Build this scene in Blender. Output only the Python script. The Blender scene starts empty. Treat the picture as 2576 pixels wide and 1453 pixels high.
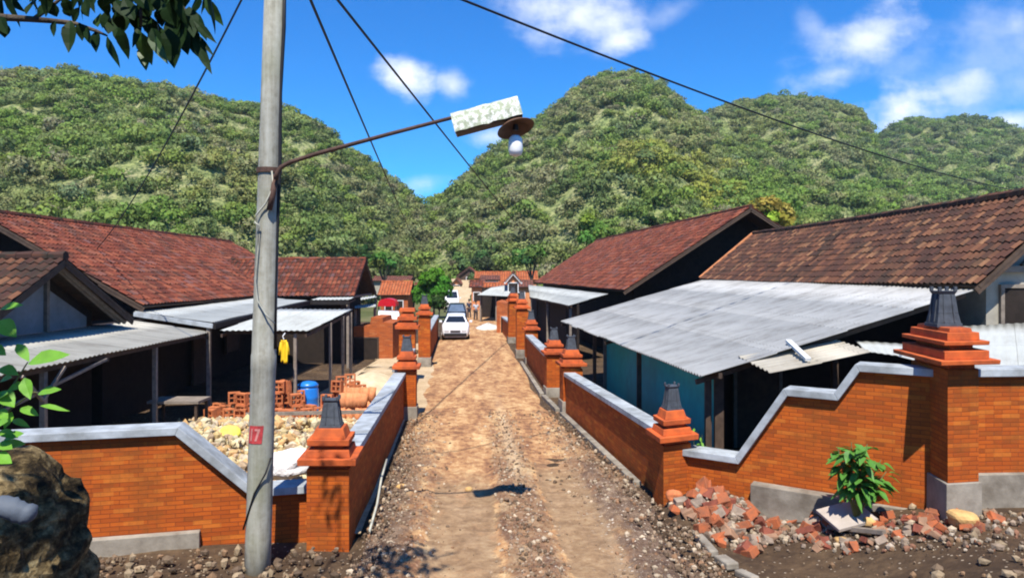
import bpy, math, random
import numpy as np
from mathutils import Vector, Matrix, noise as mnoise
rnd = random.Random(7)
R = math.radians
C = bpy.context.scene.collection
S = bpy.context.scene

# ---------------------------------------------------------------- camera
H, F, CX, CY = 3.6, 1800.0, 1288.0, 690.0
cam = bpy.data.cameras.new('camera')
cam.sensor_width = 36.0
cam.lens = 36.0 * F / 2576.0
cam.shift_y = -36.5 / 2576.0
cam.clip_start = 0.05
cam.clip_end = 5000
camo = bpy.data.objects.new('camera', cam)
camo.location = (0, 0, H)
camo.rotation_euler = (R(90), 0, 0)
C.objects.link(camo)
S.camera = camo
S.cycles.filter_width = 2.0

# ---------------------------------------------------------------- sun, sky, exposure
SUN_EL, SUN_AZ = 58.0, 1.2
sun = bpy.data.lights.new('sun', 'SUN')
sun.energy = 4.8
sun.angle = R(0.5)
sun.color = (1.0, 0.95, 0.87)
suno = bpy.data.objects.new('sun', sun)
suno.rotation_euler = (R(90 - SUN_EL), 0, R(-SUN_AZ))
suno.location = (0, -20, 40)
C.objects.link(suno)
S.view_settings.view_transform = 'Standard'
S.view_settings.look = 'None'
S.view_settings.gamma = 1
S.view_settings.exposure = 0.72

class NT:
    """small helper round a node tree"""
    def __init__(s, tree): s.t = tree
    def n(s, typ, ins=None, **props):
        nd = s.t.nodes.new(typ)
        for k, v in props.items(): setattr(nd, k, v)
        for k, v in (ins or {}).items():
            sock = nd.inputs[k]
            if isinstance(v, bpy.types.NodeSocket): s.t.links.new(v, sock)
            else: sock.default_value = v
        return nd
    def math(s, op, a, b=None, clamp=False):
        ins = {0: a}
        if b is not None: ins[1] = b
        return s.n('ShaderNodeMath', ins, operation=op, use_clamp=clamp).outputs[0]
    def mix(s, fac, a, b, blend='MIX'):
        nd = s.n('ShaderNodeMix', data_type='RGBA', blend_type=blend)
        for i, v in ((0, fac), (6, a), (7, b)):
            if isinstance(v, bpy.types.NodeSocket): s.t.links.new(v, nd.inputs[i])
            else: nd.inputs[i].default_value = v if i == 0 else (v[0], v[1], v[2], 1)
        return nd.outputs[2]
    def sstep(s, x, lo, hi):
        return s.n('ShaderNodeMapRange', {0: x, 1: lo, 2: hi, 3: 0.0, 4: 1.0}, interpolation_type='SMOOTHSTEP').outputs[0]
    def noise(s, vec, scale, detail=4.0, rough=0.55):
        return s.n('ShaderNodeTexNoise', {'Vector': vec, 'Scale': scale, 'Detail': detail, 'Roughness': rough}).outputs[0]
    def ramp(s, fac, stops):
        nd = s.n('ShaderNodeValToRGB', {0: fac})
        el = nd.color_ramp.elements
        while len(el) < len(stops): el.new(0.5)
        for e, (p, c) in zip(el, stops):
            e.position = p; e.color = (c[0], c[1], c[2], 1)
        return nd.outputs[0]

world = bpy.data.worlds.new('World')
S.world = world
world.use_nodes = True
wt = NT(world.node_tree)
world.node_tree.nodes.clear()
sky = wt.n('ShaderNodeTexSky', sky_type='NISHITA', sun_disc=False, sun_elevation=R(SUN_EL), sun_rotation=R(180 - SUN_AZ),
           altitude=600.0, air_density=1.0, dust_density=0.1, ozone_density=3.5)
tc = wt.n('ShaderNodeTexCoord').outputs['Generated']
sep = wt.n('ShaderNodeSeparateXYZ', {0: tc})
dy = wt.math('MAXIMUM', sep.outputs[1], 0.02)
ga = wt.math('DIVIDE', sep.outputs[0], dy)
gb = wt.math('DIVIDE', sep.outputs[2], dy)
hs = wt.n('ShaderNodeHueSaturation', {'Hue': 0.5, 'Saturation': 1.32, 'Value': 1.0, 'Fac': 1.0, 'Color': sky.outputs[0]})
gv = wt.n('ShaderNodeCombineXYZ', {0: ga, 1: gb, 2: 0.0}).outputs[0]
gv2 = wt.n('ShaderNodeMapping', {'Vector': gv, 'Rotation': (0, 0, R(25)), 'Scale': (0.55, 1.5, 1)}).outputs[0]
n1 = wt.noise(gv, 9.0, 7.0, 0.6)
n2 = wt.noise(gv2, 7.0, 6.0, 0.62)
nm = wt.math('ADD', wt.math('MULTIPLY', n1, 0.55), wt.math('MULTIPLY', n2, 0.45))
nz = wt.math('MULTIPLY', wt.math('SUBTRACT', nm, 0.5), 4.8)
# clouds as patches of the sky: (azimuth, elevation) of the centre, size, tilt, strength
clouds = [(1455, 45, 190, 90, -8, .9), (1560, 105, 95, 45, 10, .9), (1390, 20, 110, 60, 0, .6), (1010, 198, 95, 58, -14, 1.25),
          (1138, 216, 52, 40, -20, .8), (2190, 92, 215, 85, 24, .85), (2095, 190, 130, 52, 14, .8), (2255, 275, 150, 85, 18, 1.2),
          (2430, 205, 120, 70, 12, .75), (1225, 345, 75, 42, 0, .75), (1070, 458, 85, 32, 5, .5), (2545, 305, 70, 36, 0, .9),
          (2560, 60, 90, 50, 15, .45), (2450, 150, 330, 190, 25, .34), (2050, 70, 40, 60, 30, .3), (1690, 30, 120, 40, 30, .3)]
acc = None
for (px, py, rx, ry, rot, st) in clouds:
    mp = wt.n('ShaderNodeMapping', {'Vector': gv, 'Location': ((px - CX) / F, -(py - CY) / F, 0), 'Rotation': (0, 0, R(rot)),
                                    'Scale': (rx / F, ry / F, 1)}, vector_type='TEXTURE')
    ln = wt.n('ShaderNodeVectorMath', {0: mp.outputs[0]}, operation='LENGTH').outputs['Value']
    v = wt.math('ADD', wt.math('SUBTRACT', 1.0, ln), nz)
    v = wt.math('MULTIPLY', wt.sstep(v, -0.2, 1.45), st)
    fall = wt.sstep(ln, 1.75, 0.7)
    v = wt.math('MULTIPLY', v, fall)
    acc = v if acc is None else wt.math('MAXIMUM', acc, v)
acc = wt.math('MULTIPLY', wt.math('MINIMUM', acc, 0.93), wt.sstep(sep.outputs[1], 0.0, 0.1))
blue = wt.mix(1.0, hs.outputs[0], (.22, .98, 1.38), 'MULTIPLY')
skyc = wt.mix(acc, blue, (8.6, 8.9, 9.5))
bg = wt.n('ShaderNodeBackground', {'Color': skyc, 'Strength': 0.09})
wt.t.links.new(bg.outputs[0], wt.n('ShaderNodeOutputWorld').inputs[0])

# ---------------------------------------------------------------- small geometry helpers
def W(x, y, D): return Vector(((x - CX) * D / F, D, H - (y - CY) * D / F))

def lerp(a, b, t): return a + (b - a) * t
def sm(t):
    t = min(1.0, max(0.0, t)); return t * t * (3 - 2 * t)

def gz(X, Y):
    """height of the ground"""
    if Y < 1: z = 2.0 + .3 * (1 - Y) * .4
    elif Y < 9: z = .03125 * (9 - Y) ** 2
    elif Y < 45: z = -.012 * (Y - 9)
    else: z = -.432 + 3.2 * sm((Y - 84) / 26)
    e = sm((X - 3.3 + .25 * (9 - min(Y, 9))) / 2.4) * .62
    z += e * (1 - sm((Y - 11.5) / 4.0))
    if X < -2.6 and Y < 10.5: z += .10 * sm((-2.6 - X) / 1.5) * (1 - sm((Y - 9.0) / 1.5))
    return z

class MB:
    def __init__(s): s.v = []; s.f = []; s.uv = []; s.mi = []
    def face(s, pts, uv=None, mi=0):
        b = len(s.v); s.v.extend(Vector(p) for p in pts)
        s.f.append(tuple(range(b, b + len(pts)))); s.uv.append(uv); s.mi.append(mi)
    def hexa(s, p, mi=0):
        """p: 8 corners, bottom 4 anticlockwise then top 4"""
        b = len(s.v); s.v.extend(Vector(q) for q in p)
        for q in ((3, 2, 1, 0), (4, 5, 6, 7), (0, 1, 5, 4), (1, 2, 6, 5), (2, 3, 7, 6), (3, 0, 4, 7)):
            s.f.append(tuple(b + i for i in q)); s.uv.append(None); s.mi.append(mi)
    def box(s, a, b, mi=0):
        (x0, y0, z0), (x1, y1, z1) = a, b
        s.hexa([(x0, y0, z0), (x1, y0, z0), (x1, y1, z0), (x0, y1, z0), (x0, y0, z1), (x1, y0, z1), (x1, y1, z1), (x0, y1, z1)], mi)
    def fbox(s, c, ux, uy, uz, mi=0):
        """box round centre c with half-extent vectors"""
        c = Vector(c)
        q = [(-1, -1, -1), (1, -1, -1), (1, 1, -1), (-1, 1, -1), (-1, -1, 1), (1, -1, 1), (1, 1, 1), (-1, 1, 1)]
        s.hexa([c + ux * i + uy * j + uz * k for i, j, k in q], mi)
    def bar(s, p0, p1, w, h=None, mi=0):
        p0, p1 = Vector(p0), Vector(p1); h = h or w
        d = (p1 - p0); L = d.length; d.normalize()
        a = d.cross(Vector((0, 0, 1)))
        if a.length < 1e-3: a = Vector((1, 0, 0))
        a.normalize(); b = a.cross(d)
        s.fbox((p0 + p1) / 2, d * L / 2, a * w / 2, b * h / 2, mi)
    def prism(s, poly, ex, mi=0):
        """closed polygon extruded along ex"""
        ex = Vector(ex); n = len(poly); P = [Vector(p) for p in poly]; Q = [p + ex for p in P]
        b = len(s.v); s.v.extend(P + Q)
        s.f.append(tuple(b + i for i in range(n - 1, -1, -1))); s.f.append(tuple(b + n + i for i in range(n)))
        for i in range(n):
            j = (i + 1) % n; s.f.append((b + i, b + j, b + n + j, b + n + i))
        s.uv += [None] * (n + 2); s.mi += [mi] * (n + 2)
    def tube(s, pts, rad, n=8, mi=0, caps=True):
        pts = [Vector(p) for p in pts]
        if not hasattr(rad, '__len__'): rad = [rad] * len(pts)
        rings = []; base = len(s.v); up = Vector((0, 0, 1))
        for i, p in enumerate(pts):
            d = (pts[min(i + 1, len(pts) - 1)] - pts[max(i - 1, 0)]).normalized()
            a = d.cross(up)
            if a.length < .05: a = d.cross(Vector((0, 1, 0)))
            a.normalize(); b = d.cross(a)
            rings.append(len(s.v))
            for k in range(n):
                t = 2 * math.pi * k / n
                s.v.append(p + (a * math.cos(t) + b * math.sin(t)) * rad[i])
        for i in range(len(pts) - 1):
            for k in range(n):
                k2 = (k + 1) % n
                s.f.append((rings[i] + k, rings[i] + k2, rings[i + 1] + k2, rings[i + 1] + k)); s.uv.append(None); s.mi.append(mi)
        if caps:
            s.f.append(tuple(rings[0] + k for k in range(n - 1, -1, -1))); s.f.append(tuple(rings[-1] + k for k in range(n)))
            s.uv += [None, None]; s.mi += [mi, mi]
    def lathe(s, prof, c, n=16, mi=0):
        """profile [(r,z)] round a vertical axis at c"""
        c = Vector(c); b = len(s.v)
        for r, z in prof:
            for k in range(n):
                t = 2 * math.pi * k / n
                s.v.append(c + Vector((r * math.cos(t), r * math.sin(t), z)))
        for i in range(len(prof) - 1):
            for k in range(n):
                k2 = (k + 1) % n
                s.f.append((b + i * n + k, b + i * n + k2, b + (i + 1) * n + k2, b + (i + 1) * n + k)); s.uv.append(None); s.mi.append(mi)
        s.f.append(tuple(b + k for k in range(n - 1, -1, -1))); m = len(prof) - 1
        s.f.append(tuple(b + m * n + k for k in range(n))); s.uv += [None, None]; s.mi += [mi, mi]
    def frust(s, c, a, b, h0, h1, z0, z1, mi=0):
        """block between heights z0,z1 round c, half-sizes h0 (below) and h1 (above) along axes a,b"""
        c = Vector((c[0], c[1], 0))
        q = [(-1, -1), (1, -1), (1, 1), (-1, 1)]
        s.hexa([c + (a * i + b * j) * h0 + Vector((0, 0, z0)) for i, j in q] + [c + (a * i + b * j) * h1 + Vector((0, 0, z1)) for i, j in q], mi)
    def grid(s, P, uvf=None, mi=0, flip=False):
        """P[i][j] points"""
        b = len(s.v); nj = len(P[0])
        for row in P: s.v.extend(Vector(p) for p in row)
        for i in range(len(P) - 1):
            for j in range(nj - 1):
                q = [(i, j), (i + 1, j), (i + 1, j + 1), (i, j + 1)]
                if flip: q.reverse()
                s.f.append(tuple(b + x * nj + y for x, y in q))
                s.uv.append([uvf(x, y) for x, y in q] if uvf else None); s.mi.append(mi)
    def build(s, name, mat, parent=None, loc=None, smooth=False, bevel=0, mods=None):
        off = OFF[parent.name] if parent is not None else (Vector(loc) if loc is not None else Vector((0, 0, 0)))
        me = bpy.data.meshes.new(name)
        me.from_pydata([v - off for v in s.v], [], s.f)
        uvl = me.uv_layers.new(name='UVMap')
        flat = []
        for f, uv in zip(s.f, s.uv):
            if uv: flat.extend(c for p in uv for c in p); continue
            p = [s.v[i] for i in f]
            n = Vector((0, 0, 0))
            for i in range(len(p)): n += p[i].cross(p[(i + 1) % len(p)])
            if n.length < 1e-12: n = Vector((0, 0, 1))
            n.normalize()
            if abs(n.z) > .94:
                for q in p: flat += [q.x, q.y]
            else:
                t = Vector((-n.y, n.x, 0)).normalized(); u = n.cross(t)
                for q in p: flat += [q.dot(t), q.dot(u)]
        uvl.data.foreach_set('uv', flat)
        mats = mat if isinstance(mat, (list, tuple)) else [mat]
        for m in mats: me.materials.append(m)
        me.polygons.foreach_set('material_index', s.mi)
        if smooth: me.polygons.foreach_set('use_smooth', [True] * len(s.f))
        me.update()
        o = bpy.data.objects.new(name, me); C.objects.link(o)
        if parent is not None: o.parent = parent; OFF[o.name] = off
        else: o.location = off; OFF[o.name] = off
        if bevel:
            b = o.modifiers.new('bevel', 'BEVEL'); b.width = bevel; b.segments = 2; b.limit_method = 'ANGLE'
        return o

OFF = {}
def tag(o, label=None, cat=None, group=None, kind=None):
    if label: o['label'] = label
    if cat: o['category'] = cat
    if group: o['group'] = group
    if kind: o['kind'] = kind
    return o
def thing(name, label, cat, loc=(0, 0, 0), group=None):
    o = bpy.data.objects.new(name, None); o.empty_display_size = .3
    o.location = loc; C.objects.link(o); OFF[o.name] = Vector(loc)
    return tag(o, label, cat, group)
def structure(o): o['kind'] = 'structure'; return o
def dup(root, loc, label=None, rotz=None):
    r = root.copy(); C.objects.link(r); r.location = loc
    if rotz is not None: r.rotation_euler = (0, 0, rotz)
    if label: r['label'] = label
    for ch in root.children:
        c = ch.copy(); C.objects.link(c); c.parent = r
        for g in ch.children:
            d = g.copy(); C.objects.link(d); d.parent = c
    return r

# ---------------------------------------------------------------- materials
def newmat(name):
    m = bpy.data.materials.new(name); m.use_nodes = True; m.node_tree.nodes.clear()
    return m, NT(m.node_tree)
def finish(t, col, rough=.8, bump=None, bstr=.4, bdist=.02, metal=0.0, spec=.3, **kw):
    ins = {'Base Color': col if isinstance(col, bpy.types.NodeSocket) else (*col, 1), 'Roughness': rough, 'Metallic': metal, 'Specular IOR Level': spec}
    ins.update(kw)
    p = t.n('ShaderNodeBsdfPrincipled', ins)
    if bump is not None:
        b = t.n('ShaderNodeBump', {'Height': bump, 'Strength': bstr, 'Distance': bdist})
        t.t.links.new(b.outputs[0], p.inputs['Normal'])
    t.t.links.new(p.outputs[0], t.n('ShaderNodeOutputMaterial').inputs[0])
def mk(name, col, rough=.8, amt=.25, scale=6.0, bstr=.25, metal=0.0, spec=.3, col2=None):
    m, t = newmat(name)
    pos = t.n('ShaderNodeNewGeometry').outputs['Position']
    n = t.noise(pos, scale, 6.0, .6); nl = t.noise(pos, scale * .22, 3.0)
    f = t.sstep(t.math('ADD', t.math('MULTIPLY', n, .6), t.math('MULTIPLY', nl, .4)), .3, .7)
    lo = [c * (1 - amt) for c in col] if col2 is None else col2; hi = [min(1, c * (1 + amt)) for c in col]
    finish(t, t.mix(f, lo, hi), rough, t.noise(pos, scale * 6, 4.0), bstr, .01, metal, spec)
    return m
def mk_brick(name, c1, c2, mortar, stain=.55):
    m, t = newmat(name)
    uv = t.n('ShaderNodeUVMap').outputs[0]; pos = t.n('ShaderNodeNewGeometry').outputs['Position']
    wob = t.n('ShaderNodeVectorMath', {0: uv, 1: t.n('ShaderNodeVectorMath', {0: t.n('ShaderNodeTexNoise', {'Vector': pos, 'Scale': 3.0}).outputs[1], 1: (.012, .012, 0)}, operation='MULTIPLY').outputs[0]}, operation='ADD').outputs[0]
    def bk(a, b, mo):
        return t.n('ShaderNodeTexBrick', {'Vector': wob, 'Color1': (*a, 1), 'Color2': (*b, 1), 'Mortar': (*mo, 1), 'Scale': 1.0, 'Mortar Size': .005, 'Mortar Smooth': .3, 'Bias': -.1, 'Brick Width': .22, 'Row Height': .056})
    b = bk(c1, c2, mortar)
    # a few odd bricks, paler or sooty, keyed to the brick cell
    sp = t.n('ShaderNodeSeparateXYZ', {0: wob})
    row = t.math('FLOOR', t.math('DIVIDE', sp.outputs[1], .056))
    cell = t.math('FLOOR', t.math('DIVIDE', t.math('ADD', sp.outputs[0], t.math('MULTIPLY', t.math('MODULO', row, 2.0), .1175)), .235))
    wn = t.n('ShaderNodeTexWhiteNoise', {'Vector': t.n('ShaderNodeCombineXYZ', {0: cell, 1: row, 2: 0.0}).outputs[0]}, noise_dimensions='3D').outputs[0]
    col = t.mix(t.math('MULTIPLY', t.sstep(wn, .80, .97), .5), b.outputs[0], (c1[0] * .35, c1[1] * .5, c1[2] * 1.0))
    col = t.mix(t.math('MULTIPLY', t.sstep(wn, .22, .03), .45), col, (c1[0] * 1.2, c1[1] * 1.9, c1[2] * 2.5))
    big = t.sstep(t.math('ADD', t.math('MULTIPLY', t.noise(pos, 1.1, 6.0, .7), .6), t.math('MULTIPLY', t.noise(pos, 4.5, 5.0, .7), .4)), .46, .68)
    col = t.mix(t.math('MULTIPLY', big, stain), col, (c1[0] * .42, c1[1] * .62, c1[2] * 1.1))
    fine = t.noise(pos, 30.0, 3.0)
    col = t.mix(t.math('MULTIPLY', fine, .35), col, (c2[0] * .7, c2[1] * .7, c2[2] * .7))
    hgt = t.math('SUBTRACT', t.math('MULTIPLY', fine, .5), b.outputs[1])
    finish(t, col, .85, hgt, .5, .008, 0, .2)
    return m
def mk_tile(name, ramp, moss=.4, moss_shade_col=(.03, .028, .02)):
    m, t = newmat(name)
    uv = t.n('ShaderNodeUVMap').outputs[0]; pos = t.n('ShaderNodeNewGeometry').outputs['Position']
    fl = t.n('ShaderNodeVectorMath', {0: uv}, operation='FLOOR').outputs[0]
    wn = t.n('ShaderNodeTexWhiteNoise', {'Vector': fl}, noise_dimensions='2D').outputs[0]
    col = t.ramp(wn, ramp)
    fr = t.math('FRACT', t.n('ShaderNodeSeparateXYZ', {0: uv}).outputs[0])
    groove_shade = t.math('MULTIPLY', t.sstep(fr, .62, .84), t.sstep(fr, 1.0, .92))   # groove shade between the tile columns, put into the colour
    col = t.mix(t.math('MULTIPLY', groove_shade, .85), col, moss_shade_col)
    st = t.sstep(t.noise(pos, 1.3, 6.0, .7), .42, .72)
    col = t.mix(t.math('MULTIPLY', st, moss), col, moss_shade_col)
    fn = t.noise(pos, 22.0, 4.0)
    col = t.mix(t.math('MULTIPLY', fn, .4), col, [c * .5 for c in ramp[0][1]])
    finish(t, col, .85, fn, .3, .01, 0, .2)
    return m
def mk_sheet(name, col, dark, streak=.5):
    """fibre-cement sheet: streaks run down the slope (v of the uv)"""
    m, t = newmat(name)
    uv = t.n('ShaderNodeUVMap').outputs[0]
    s1 = t.n('ShaderNodeMapping', {'Vector': uv, 'Scale': (3.0, .35, 1)}).outputs[0]
    a = t.noise(s1, 2.0, 6.0, .65); b = t.noise(uv, 1.1, 5.0, .65); c = t.noise(uv, 30.0, 3.0)
    # overlap of the sheets: one row each 1.05 m of width, 1.7 m of length
    br = t.n('ShaderNodeTexBrick', {'Vector': uv, 'Color1': (.82, .82, .82, 1), 'Color2': (1, 1, 1, 1), 'Mortar': (.45, .45, .43, 1), 'Scale': 1.0, 'Mortar Size': .008, 'Mortar Smooth': .5, 'Bias': 0.2, 'Brick Width': 1.05, 'Row Height': 1.75}, offset=0.0).outputs[0]
    f = t.sstep(t.math('ADD', t.math('MULTIPLY', a, .5), t.math('MULTIPLY', b, .5)), .42, .68)
    cc = t.mix(t.math('MULTIPLY', f, streak), col, dark)
    cc = t.mix(t.math('MULTIPLY', c, .3), cc, [x * .75 for x in col])
    cc = t.mix(.85, cc, br, 'MULTIPLY')
    finish(t, cc, .75, c, .2, .005, 0, .3)
    return m
def mk_leaf(name, trans=.25, col=None, spec=.0, rough=.6):
    m, t = newmat(name)
    if col is None: cc = t.n('ShaderNodeAttribute', attribute_name='col').outputs[0]
    else:
        pos = t.n('ShaderNodeNewGeometry').outputs['Position']
        cc = t.mix(t.noise(pos, 7.0, 3.0), [c * .55 for c in col], [c * 1.5 for c in col])
    d = t.n('ShaderNodeBsdfPrincipled', {'Base Color': cc, 'Roughness': rough, 'Specular IOR Level': spec})
    tr = t.n('ShaderNodeBsdfTranslucent', {'Color': cc})
    mx = t.n('ShaderNodeMixShader', {0: trans, 1: d.outputs[0], 2: tr.outputs[0]})
    t.t.links.new(mx.outputs[0], t.n('ShaderNodeOutputMaterial').inputs[0])
    return m

M = {}
M['brick'] = mk_brick('orange_brick', (.53, .115, .013), (.34, .066, .010), (.20, .045, .012), .8)
M['brick_plain'] = mk_brick('far_brick', (.46, .12, .035), (.38, .09, .022), (.2, .06, .025))
M['cap'] = mk('moulded_brick', (.50, .10, .02), .85, .25, 5.0, .3, col2=(.26, .055, .018))
M['coping'] = mk('coping_cement', (.37, .40, .415), .8, .2, 4.0, .35, col2=(.19, .20, .195))
M['cement'] = mk('raw_cement', (.27, .24, .19), .9, .25, 4.0, .4, col2=(.14, .115, .085))
M['stone'] = mk('lantern_stone', (.055, .062, .072), .7, .35, 14.0)
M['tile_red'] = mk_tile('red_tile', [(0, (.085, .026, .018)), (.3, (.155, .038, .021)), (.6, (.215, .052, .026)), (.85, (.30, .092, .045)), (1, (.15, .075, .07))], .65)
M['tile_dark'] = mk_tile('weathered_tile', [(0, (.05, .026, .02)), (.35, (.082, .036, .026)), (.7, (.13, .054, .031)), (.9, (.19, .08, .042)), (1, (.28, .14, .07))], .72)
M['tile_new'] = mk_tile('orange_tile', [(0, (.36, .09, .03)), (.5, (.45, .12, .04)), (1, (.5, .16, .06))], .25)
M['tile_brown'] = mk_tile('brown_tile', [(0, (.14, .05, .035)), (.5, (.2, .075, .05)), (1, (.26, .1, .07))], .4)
M['sheet'] = mk_sheet('fibre_cement', (.46, .455, .43), (.20, .19, .17), .85)
M['sheet_old'] = mk_sheet('old_fibre_cement', (.50, .47, .385), (.27, .24, .19), .8)
M['sheet_pale'] = mk_sheet('pale_fibre_cement', (.44, .455, .425), (.27, .265, .24), .75)
M['sheet_stained'] = mk_sheet('stained_fibre_cement', (.52, .47, .37), (.24, .19, .13), .8)
M['wood'] = mk('dark_wood', (.07, .045, .03), .8, .35, 9.0)
M['wood_pale'] = mk('weathered_wood', (.22, .18, .14), .85, .3, 9.0)
M['dark'] = mk('shade_dark_boards', (.022, .015, .011), .9, .35, 6.0)  # very dark wood; shade of fronts and openings is put into the colour
M['panel'] = mk('grey_panel', (.20, .21, .215), .85, .2, 4.0)
M['plaster'] = mk('old_plaster', (.36, .33, .26), .9, .2, 4.0)
M['white'] = mk('white_plaster', (.72, .71, .68), .8, .1, 4.0)
M['teal'] = mk('teal_paint', (.012, .40, .33), .6, .18, 3.0)
def mk_pole():
    m, t = newmat('pole_concrete')
    pos = t.n('ShaderNodeNewGeometry').outputs['Position']
    st = t.n('ShaderNodeMapping', {'Vector': pos, 'Scale': (9, 9, .55)}).outputs[0]
    a = t.noise(st, 1.3, 7.0, .65); b = t.noise(pos, 9.0, 6.0, .7); e = t.noise(pos, .9, 4.0)
    col = t.ramp(t.math('ADD', t.math('MULTIPLY', a, .6), t.math('MULTIPLY', b, .4)), [(.33, (.14, .13, .10)), (.45, (.26, .245, .19)), (.55, (.34, .33, .27)), (.68, (.42, .41, .35))])
    col = t.mix(t.math('MULTIPLY', t.sstep(e, .45, .65), .5), col, (.20, .21, .13))
    finish(t, col, .9, b, .4, .01, 0, .15)
    return m
M['concrete'] = mk_pole()
M['iron'] = mk('dark_iron', (.03, .025, .022), .6, .3, 20.0, .2, .4)
M['rust'] = mk('rusty_iron', (.075, .04, .028), .8, .4, 14.0)
M['wire'] = mk('wire_black', (.012, .012, .014), .6, .1, 5.0, 0)
M['pipe'] = mk('pale_conduit', (.42, .41, .33), .6, .2, 8.0)
M['whitepl'] = mk('white_plastic', (.78, .78, .76), .45, .08, 8.0, .05)
M['blue'] = mk('blue_plastic', (.015, .17, .55), .35, .12, 5.0, .05, 0, .5)
M['yellow'] = mk('yellow_cloth', (.72, .47, .015), .7, .15, 8.0)
M['redpl'] = mk('red_plastic', (.5, .012, .02), .4, .12, 4.0, .05)
M['redpaint'] = mk('red_paint', (.42, .045, .045), .75, .35, 22.0)
M['palepaint'] = mk('pale_pink_paint', (.52, .21, .18), .75, .2, 22.0)
M['terra'] = mk('terracotta', (.48, .15, .055), .85, .3, 9.0)
M['terra_pale'] = mk('pale_terracotta', (.56, .22, .09), .85, .3, 9.0)
M['bark'] = mk('bark', (.09, .07, .05), .95, .4, 14.0, .8)
M['twig'] = mk('green_stem', (.11, .12, .04), .8, .3, 14.0)
M['leaf'] = mk_leaf('scrub_leaf', .35)
M['leaf_dark'] = mk_leaf('shaded_dark_leaf', .10, (.010, .026, .005), .12, .6)  # shade on the hanging leaves is put into this dark green
M['leaf_lit'] = mk_leaf('fresh_leaf', .3, (.16, .36, .035), .3, .5)
M['leaf_shrub'] = mk_leaf('shrub_leaf', .22, (.085, .23, .035), .3, .5)
M['glass'] = mk('car_glass', (.012, .016, .022), .08, .1, 3.0, 0, 0, .6)
M['glass_sky'] = mk('sky_sheen_glass', (.22, .28, .33), .12, .2, 3.0, 0, .55, .6)  # sky reflection put into the colour and metal value of the glass
M['carwhite'] = mk('white_car_paint', (.72, .72, .72), .3, .04, 2.0, 0, 0, .5)
M['carblack'] = mk('black_car_paint', (.012, .013, .016), .25, .1, 2.0, 0, 0, .6)
M['rubber'] = mk('rubber', (.018, .018, .018), .9, .2, 8.0)
M['rim'] = mk('wheel_metal', (.5, .5, .5), .35, .1, 8.0, .05, .7)
M['lampglass'] = mk('headlamp_glass', (.6, .62, .64), .15, .05, 5.0, 0, .3)
M['skin'] = mk('skin', (.30, .15, .09), .6, .1, 9.0, .05)
M['hair'] = mk('hair', (.012, .010, .009), .7, .2, 20.0)
M['shirt'] = mk('grey_shirt', (.42, .44, .48), .85, .12, 12.0)
M['shirt2'] = mk('dark_shirt', (.04, .05, .08), .85, .2, 12.0)
M['trousers'] = mk('dark_trousers', (.05, .045, .05), .85, .2, 12.0)
M['limestone'] = mk('limestone', (.62, .53, .36), .9, .4, 5.0, .5)
M['board'] = mk('pale_board', (.62, .62, .58), .8, .12, 8.0)
# ---------------------------------------------------------------- ground, road, yard
def mk_dirt():
    m, t = newmat('bare_soil')
    pos = t.n('ShaderNodeNewGeometry').outputs['Position']
    a = t.noise(pos, .9, 8.0, .65); b = t.noise(pos, 6.0, 6.0, .7); c = t.noise(pos, 40.0, 3.0)
    col = t.ramp(t.math('ADD', t.math('MULTIPLY', a, .55), t.math('MULTIPLY', b, .45)), [(.3, (.032, .021, .014)), (.47, (.065, .041, .024)), (.6, (.115, .073, .040)), (.75, (.20, .13, .075))])
    vo = t.n('ShaderNodeTexVoronoi', {'Vector': pos, 'Scale': 16.0, 'Randomness': 1.0})
    st = t.math('MULTIPLY', t.sstep(vo.outputs['Distance'], .30, .2), t.sstep(t.n('ShaderNodeSeparateColor', {0: vo.outputs['Color']}).outputs[0], .72, .78))
    col = t.mix(st, col, (.38, .30, .21))
    h = t.math('ADD', t.math('ADD', t.math('MULTIPLY', b, .8), t.math('MULTIPLY', c, .25)), t.math('MULTIPLY', st, .5))
    finish(t, col, .95, h, .8, .05, 0, .15)
    return m
def mk_far():
    m, t = newmat('far_ground')
    pos = t.n('ShaderNodeNewGeometry').outputs['Position']
    col = t.ramp(t.noise(pos, .06, 8.0, .65), [(.35, (.05, .07, .02)), (.55, (.12, .12, .05)), (.7, (.24, .17, .09))])
    finish(t, col, .95, None, 0, 0, 0, .1)
    return m
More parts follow.
